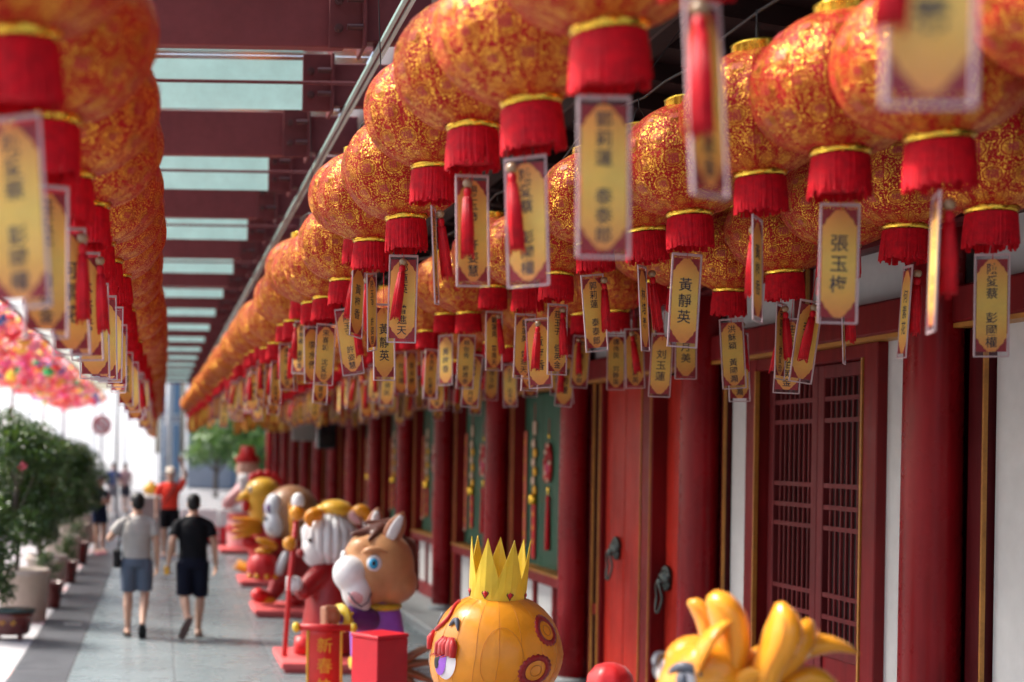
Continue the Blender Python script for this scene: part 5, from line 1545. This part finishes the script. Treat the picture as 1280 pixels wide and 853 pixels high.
def head_parts(t, mb, c, face, h, hair, hairmat, skin, hairlen=.0, face_detail=True):
    """head with centre c, looking along face (unit, horizontal)"""
    c = Vector(c); f = Vector(face).normalized(); s = Vector((0,0,1)).cross(f)
    rot = Matrix((s, f, Vector((0,0,1)))).transposed().to_4x4()
    mb.ell(c+Vector((0,0,.02)), (.074,.092,.100), 18, 12, rot)
    mb.ell(c+f*.018+Vector((0,0,-.055)), (.058,.070,.065), 16, 10, rot)
    mb.cap(c+f*.090+Vector((0,0,.0)), c+f*.104+Vector((0,0,-.030)), .011, .015, 8)      # nose
    for q in (-1,1): mb.ell(c+s*.076*q+Vector((0,0,-.008)), (.012,.022,.032), 10, 8, rot)   # ears
    if face_detail:
        for q in (-1,1):
            e = MB().ell(c+s*.031*q+f*.088+Vector((0,0,.006)), (.013,.006,.008), 10, 6, rot).build('eye', m_whtpl, t, True)
            MB().ell(c+s*.031*q+f*.0935+Vector((0,0,.006)), (.006,.003,.006), 8, 6, rot).build('pupil', s_black, e, True)
            MB().cap(c+s*.048*q+f*.084+Vector((0,0,.028)), c+s*.018*q+f*.094+Vector((0,0,.030)), .004, .004, 6).build('eyebrow', hairmat, t, True)
        MB().cap(c-s*.022+f*.086+Vector((0,0,-.062)), c+s*.022+f*.086+Vector((0,0,-.062)), .006, .006, 8).build('mouth', paint('lip', (.36,.12,.10), .5) if 'lip' not in bpy.data.materials else bpy.data.materials['lip'], t, True)
    hm = MB()
    hm.ell(c+Vector((0,0,.045))-f*.012, (.084,.100,.088), 18, 12, rot)
    hm.ell(c+Vector((0,0,.005))-f*.040, (.080,.068,.085), 16, 12, rot)
    r = random.Random(int(c.y*100))
    for q in range(26):
        a = r.uniform(0,6.28); e = r.uniform(.1,1.3)
        d = s*math.cos(a)*math.cos(e)*.082+f*(math.sin(a)*math.cos(e)*.095-.012)+Vector((0,0,.045+.088*math.sin(e)))
        if d.dot(f) > .06 and d.z < .10: continue
        hm.cap(c+d*.92, c+d*1.03+Vector((r.uniform(-.01,.01),r.uniform(-.01,.01),-.012)), .017, .010, 8)
    if hairlen: hm.loft([((c-f*.055).x,(c-f*.055).y,c.z-hairlen,.05,.03),((c-f*.05).x,(c-f*.05).y,c.z-.05,.075,.05),((c-f*.03).x,(c-f*.03).y,c.z+.05,.07,.06)], 14)
    blob('hair', hm, hairmat, t, .010, 2)
hair_m = paint('black_hair', (.004,.0035,.0035), .5, var=.3, scale=60, spec=.25)
def person(label, x, y, rz, P, skin, shirt, shorts, shoe, face=False, top_len='tee', fem=False, extra=None, leg_len=.5):
    """P: joints in local coordinates, +Y is the walking direction"""
    t = thing('person', label, 'person', (x, y, 0), rz)
    b = MB()
    hip, chest, neck = Vector(P['hip']), Vector(P['chest']), Vector(P['neck'])
    sw = .17 if not fem else .155
    # trunk
    b.loft([(hip.x,hip.y,hip.z-.06,.125,.095),(hip.x,hip.y,hip.z+.04,.16,.108),(hip.x,hip.y,hip.z+.16,.14,.095),
            ((hip.x+chest.x)/2,(hip.y+chest.y)/2,(hip.z+chest.z)/2+.04,.148,.10),(chest.x,chest.y,chest.z,.17,.112),(chest.x,chest.y,chest.z+.11,.165,.095),(neck.x,neck.y,neck.z-.03,.07,.06)], 20)
    b.cap(neck-Vector((0,0,.05)), neck+Vector((0,.01,.07)), .055, .05)
    for s in ('L','R'):
        sh, el, wr = Vector(P['sh'+s])-Vector((0,0,.035)), Vector(P['el'+s]), Vector(P['wr'+s])
        b.cap(chest+Vector((0,0,.06)), sh, .07, .052); b.cap(neck+Vector((0,0,.0)), sh, .05, .045); b.cap(sh, el, .052, .040); b.cap(el, wr, .040, .027)
        sd_ = -1 if s == 'L' else 1
        add_hand(b, wr, wr-el if 'hd'+s not in P else P['hd'+s], P.get('th'+s, (-sd_*.3,1,0)), -sd_, 1., P.get('curl',.4))
        hp, kn, an = Vector(P['hp'+s]), Vector(P['kn'+s]), Vector(P['an'+s])
        b.cap(hp, kn, .085, .055); b.cap(kn, kn+(an-kn)*.35+Vector((0,-.012,0)), .055, .056); b.cap(kn+(an-kn)*.35+Vector((0,-.012,0)), an, .054, .034)
        toe = Vector(P['to'+s]); heel = an + (an-toe).normalized()*.03 + (Vector(P.get('hl'+s, (0,0,-.04))))
        b.cap(heel, toe, .036, .030); b.cap(heel+(toe-heel)*.55+Vector((.02,0,0)), toe+Vector((.018,-.01,0)), .022, .022); b.cap(heel+(toe-heel)*.55-Vector((.02,0,0)), toe-Vector((.018,.01,0)), .022, .022)
        # sandal sole under the foot
        dn = Vector(P.get('sole'+s, (0,0,-1))).normalized()
        a0, a1 = heel+dn*.040, toe+dn*.036
        sl = MB(); dd = (a1-a0).normalized(); sidev = dd.cross(dn).normalized(); pts = []
        for i in range(9):
            u = i/8; wdt = .034+.014*math.sin(u*PI*.9); c = a0-dd*.02+(a1-a0+dd*.055)*u
            pts += [c+sidev*wdt, c-sidev*wdt]
        vs = pts+[p+dn*.018 for p in pts]; n2 = 18; fsx = []
        for i in range(8):
            j = i*2; fsx += [(j,j+1,j+3,j+2),(n2+j,n2+j+2,n2+j+3,n2+j+1),(j,j+2,n2+j+2,n2+j),(j+1,n2+j+1,n2+j+3,j+3)]
        fsx += [(0,n2,n2+1,1),(16,17,n2+17,n2+16)]
        so = sl.add(vs, fsx).build('sandal', shoe, t)
        MB().tube([a0+(a1-a0)*.55+sidev*.045, a0+(a1-a0)*.72-dn*.075, a0+(a1-a0)*.55-sidev*.045], .008, 6).build('strap', shoe, so, True)
    head_parts(t, b, P['head'], P.get('look',(0,1,0)), 1, None, hair_m, skin, P.get('hairlen',0), face)
    b.cap(neck, Vector(P['head'])-Vector((0,.0,.08)), .052, .052)
    blob('body', b, skin, t, .0085, 3, .5)
    # shirt
    g = MB()
    g.loft([(hip.x,hip.y,hip.z+P.get('hem',0.0),.178,.128),(hip.x,hip.y,hip.z+.12,.168,.120),((hip.x+chest.x)/2,(hip.y+chest.y)/2,(hip.z+chest.z)/2+.05,.172,.124),
            (chest.x,chest.y,chest.z,.190,.132),(chest.x,chest.y,chest.z+.10,.182,.112),(neck.x,neck.y-.005,neck.z-.015,.085,.072)], 24)
    for s in ('L','R'):
        sh, el = Vector(P['sh'+s])-Vector((0,0,.035)), Vector(P['el'+s])
        g.cap(neck-Vector((0,0,.012)), sh, .056, .054)
        if top_len == 'tee':
            g.cap(chest+Vector((0,0,.045)), sh+Vector((0,0,-.01)), .080, .060); 
            q = sh+(el-sh)*.62; g.tube([sh, sh+(q-sh)*.5, q], [.062,.068,.072], 14)
    so = blob('shirt', g, shirt, t, .011, 4)
    # shorts
    g = MB()
    g.loft([(hip.x,hip.y,hip.z-.10,.168,.122),(hip.x,hip.y,hip.z,.176,.126),(hip.x,hip.y,hip.z+.10,.160,.112)], 22)
    for s in ('L','R'):
        hp, kn, an = Vector(P['hp'+s]), Vector(P['kn'+s]), Vector(P['an'+s])
        g.tube([hp+Vector((0,0,.02)), hp+(kn-hp)*.5, hp+(kn-hp)*P.get('slen',.9)], [.108,.100,.094], 16)
    blob('shorts', g, shorts, t, .011, 4)
    return t
std = dict(hip=(0,0,.93), chest=(0,0,1.24), neck=(0,0,1.44), head=(0,.02,1.585))
# 1: man in the pale grey shirt, right heel lifting, left forearm raised
PA = dict(std, shL=(-.185,0,1.385), elL=(-.33,.05,1.16), wrL=(-.235,.25,1.24), thL=(0,-.2,1), shR=(.185,0,1.385), elR=(.235,-.04,1.11), wrR=(.245,.04,.86),
          hpL=(-.092,0,.88), knL=(-.095,.05,.49), anL=(-.095,.02,.085), toL=(-.11,.18,.045), hpR=(.092,0,.88), knR=(.105,.02,.50), anR=(.085,-.26,.20), toR=(.085,-.19,.045), soleR=(0,-.9,-.42), slen=.88, look=(-.25,1,0))
m_sand = paint('black_rubber', (.004,.004,.005), .6, spec=.25)
a_ = person('man seen from behind in pale grey shirt and grey shorts with black shoulder bag', -.26, 16.95, 0, PA, k_tan, fabric('grey_shirt', (.30,.285,.265)), fabric('slate_shorts', (.075,.095,.13)), m_sand)
bg_ = thing('shoulder_bag', 'black shoulder bag hanging at the left hip of the man in pale grey', 'bag', (-.26, 16.95, 0))
MB().bbox(-.28,-.19,-.10,.16,.82,1.02,.02).build('pouch', m_sand, bg_)
MB().bbox(-.285,-.185,-.105,.165,.96,1.03,.012).build('flap', m_sand, bg_)
MB().tube([(-.215,-.06,1.02),(-.20,-.135,1.20),(-.135,-.10,1.42),(-.12,0,1.475),(-.14,.10,1.40),(-.21,.14,1.2),(-.225,.12,1.02)], .016, 8, True, .5).build('strap', m_sand, bg_, True)
ph = tag(MB().bbox(-.205,-.135,.325,.335,1.25,1.39,.004).build('phone', m_sand, None, loc=(-.30,16.95,0)), 'dark phone in the raised hand of the man in pale grey', 'phone')
# 2: man in black, left sole lifting
PB = dict(std, shL=(-.185,0,1.385), elL=(-.255,-.07,1.12), wrL=(-.285,.03,.89), shR=(.185,0,1.385), elR=(.25,-.02,1.12), wrR=(.275,.06,.88),
          hpL=(-.092,0,.88), knL=(-.10,.0,.50), anL=(-.055,-.27,.225), toL=(-.11,-.27,.06), soleL=(-.2,-.95,-.1), hlL=(.02,-.02,0), hpR=(.092,0,.88), knR=(.10,.06,.49), anR=(.075,.04,.085), toR=(.10,.19,.045), slen=1.0, hem=.02)
person('man seen from behind in black shirt and navy shorts', .41, 16.95, 0, PB, k_tan, fabric('black_shirt', (.0035,.0038,.0055)), fabric('navy_shorts', (.0035,.005,.013)), paint('brown_rubber', (.05,.02,.016), .6))
tag(MB().bbox(-.03,.03,-.006,.006,-.05,.05,.004).build('phone', s_yellow, None, loc=(.41-.31,16.98,.79)), 'small pale yellow packet in the left hand of the man in black', 'packet')
# 3: man in the red shirt facing us, arm raised
PC = dict(hip=(0,0,.97), chest=(0,0,1.29), neck=(0,0,1.50), head=(0,.02,1.66), shL=(-.21,0,1.43), elL=(-.30,.05,1.66), wrL=(-.22,.10,1.90), thL=(1,0,0), shR=(.21,0,1.44), elR=(.27,-.02,1.16), wrR=(.28,.05,.90),
          hpL=(-.10,0,.92), knL=(-.10,.05,.51), anL=(-.10,-.02,.085), toL=(-.12,.14,.045), hpR=(.10,0,.92), knR=(.11,.02,.51), anR=(.11,-.10,.10), toR=(.12,.06,.045), slen=.8, look=(0,1,0))
c_ = person('man in red orange shirt facing the camera with one arm raised', .22, 29.2, PI, PC, k_mid, fabric('red_shirt', (.72,.050,.030)), fabric('black_shorts', (.005,.005,.007)), paint('blue_shoe', (.10,.18,.34), .6), True)
c_.scale = (1.03,1.03,1.03)
MB().tube([(-.12,.10,1.52),(-.05,.155,1.36),(.08,.16,1.15),(.17,.10,1.02)], .012, 6).build('strap', m_sand, c_, True)
capc = MB(); capc.ell((0,.0,1.745), (.098,.112,.075), 18, 10); capc.ell((0,.10,1.715), (.075,.085,.015), 16, 8); blob('cap', capc, fabric('pale_cap', (.62,.55,.46)), c_, .012, 2)
# 4: woman in a navy sleeveless top by the shrubs
PD = dict(hip=(0,0,.88), chest=(0,.01,1.17), neck=(0,.02,1.37), head=(0,.05,1.51), shL=(-.165,.01,1.31), elL=(-.21,.03,1.07), wrL=(-.03,.22,1.10), thL=(0,0,1), shR=(.165,.01,1.31), elR=(.20,.05,1.07), wrR=(.05,.24,1.08), thR=(0,0,1),
          hpL=(-.085,0,.83), knL=(-.09,.06,.46), anL=(-.09,-.02,.08), toL=(-.10,.14,.045), hpR=(.085,0,.83), knR=(.09,.08,.46), anR=(.09,.06,.08), toR=(.10,.22,.045), slen=.55, look=(0,.9,-.0), hairlen=.16)
person('woman in navy sleeveless top and shorts looking down beside the potted shrubs', -1.27, 30.2, R(-150), PD, k_mid, fabric('navy_top', (.005,.010,.045)), fabric('dark_blue_shorts', (.016,.026,.060)), paint('magenta_shoe', (.55,.05,.22), .6), True, 'none', True)
tag(MB().bbox(-.035,.035,-.006,.006,-.07,.07,.004).build('phone', m_whtpl, None, loc=(-1.27+.10,29.98,1.13)), 'white phone in the hands of the woman in navy', 'phone')
# 5, 6: two people far up the pavement
PE = dict(std, shL=(-.185,0,1.385), elL=(-.24,0,1.12), wrL=(-.2,.14,.95), shR=(.185,0,1.385), elR=(.24,0,1.12), wrR=(.2,.14,.95), hpL=(-.092,0,.88), knL=(-.1,.04,.49), anL=(-.1,-.02,.085), toL=(-.11,.13,.045), hpR=(.092,0,.88), knR=(.1,.08,.49), anR=(.1,.1,.085), toR=(.11,.25,.045), slen=.9)
person('distant person in blue top beside the thin grey pole', -1.62, 49.5, PI, PE, k_mid, fabric('blue_top', (.05,.09,.26)), fabric('grey_shorts', (.25,.25,.28)), m_sand, True)
person('distant person in pale pink top right of the thin grey pole', -1.22, 50.2, PI+.5, PE, k_mid, fabric('pink_top', (.60,.40,.38)), fabric('dark_trousers', (.06,.06,.08)), m_sand, True, fem=True)
bpy.data.objects.remove(TEXT_TMP)
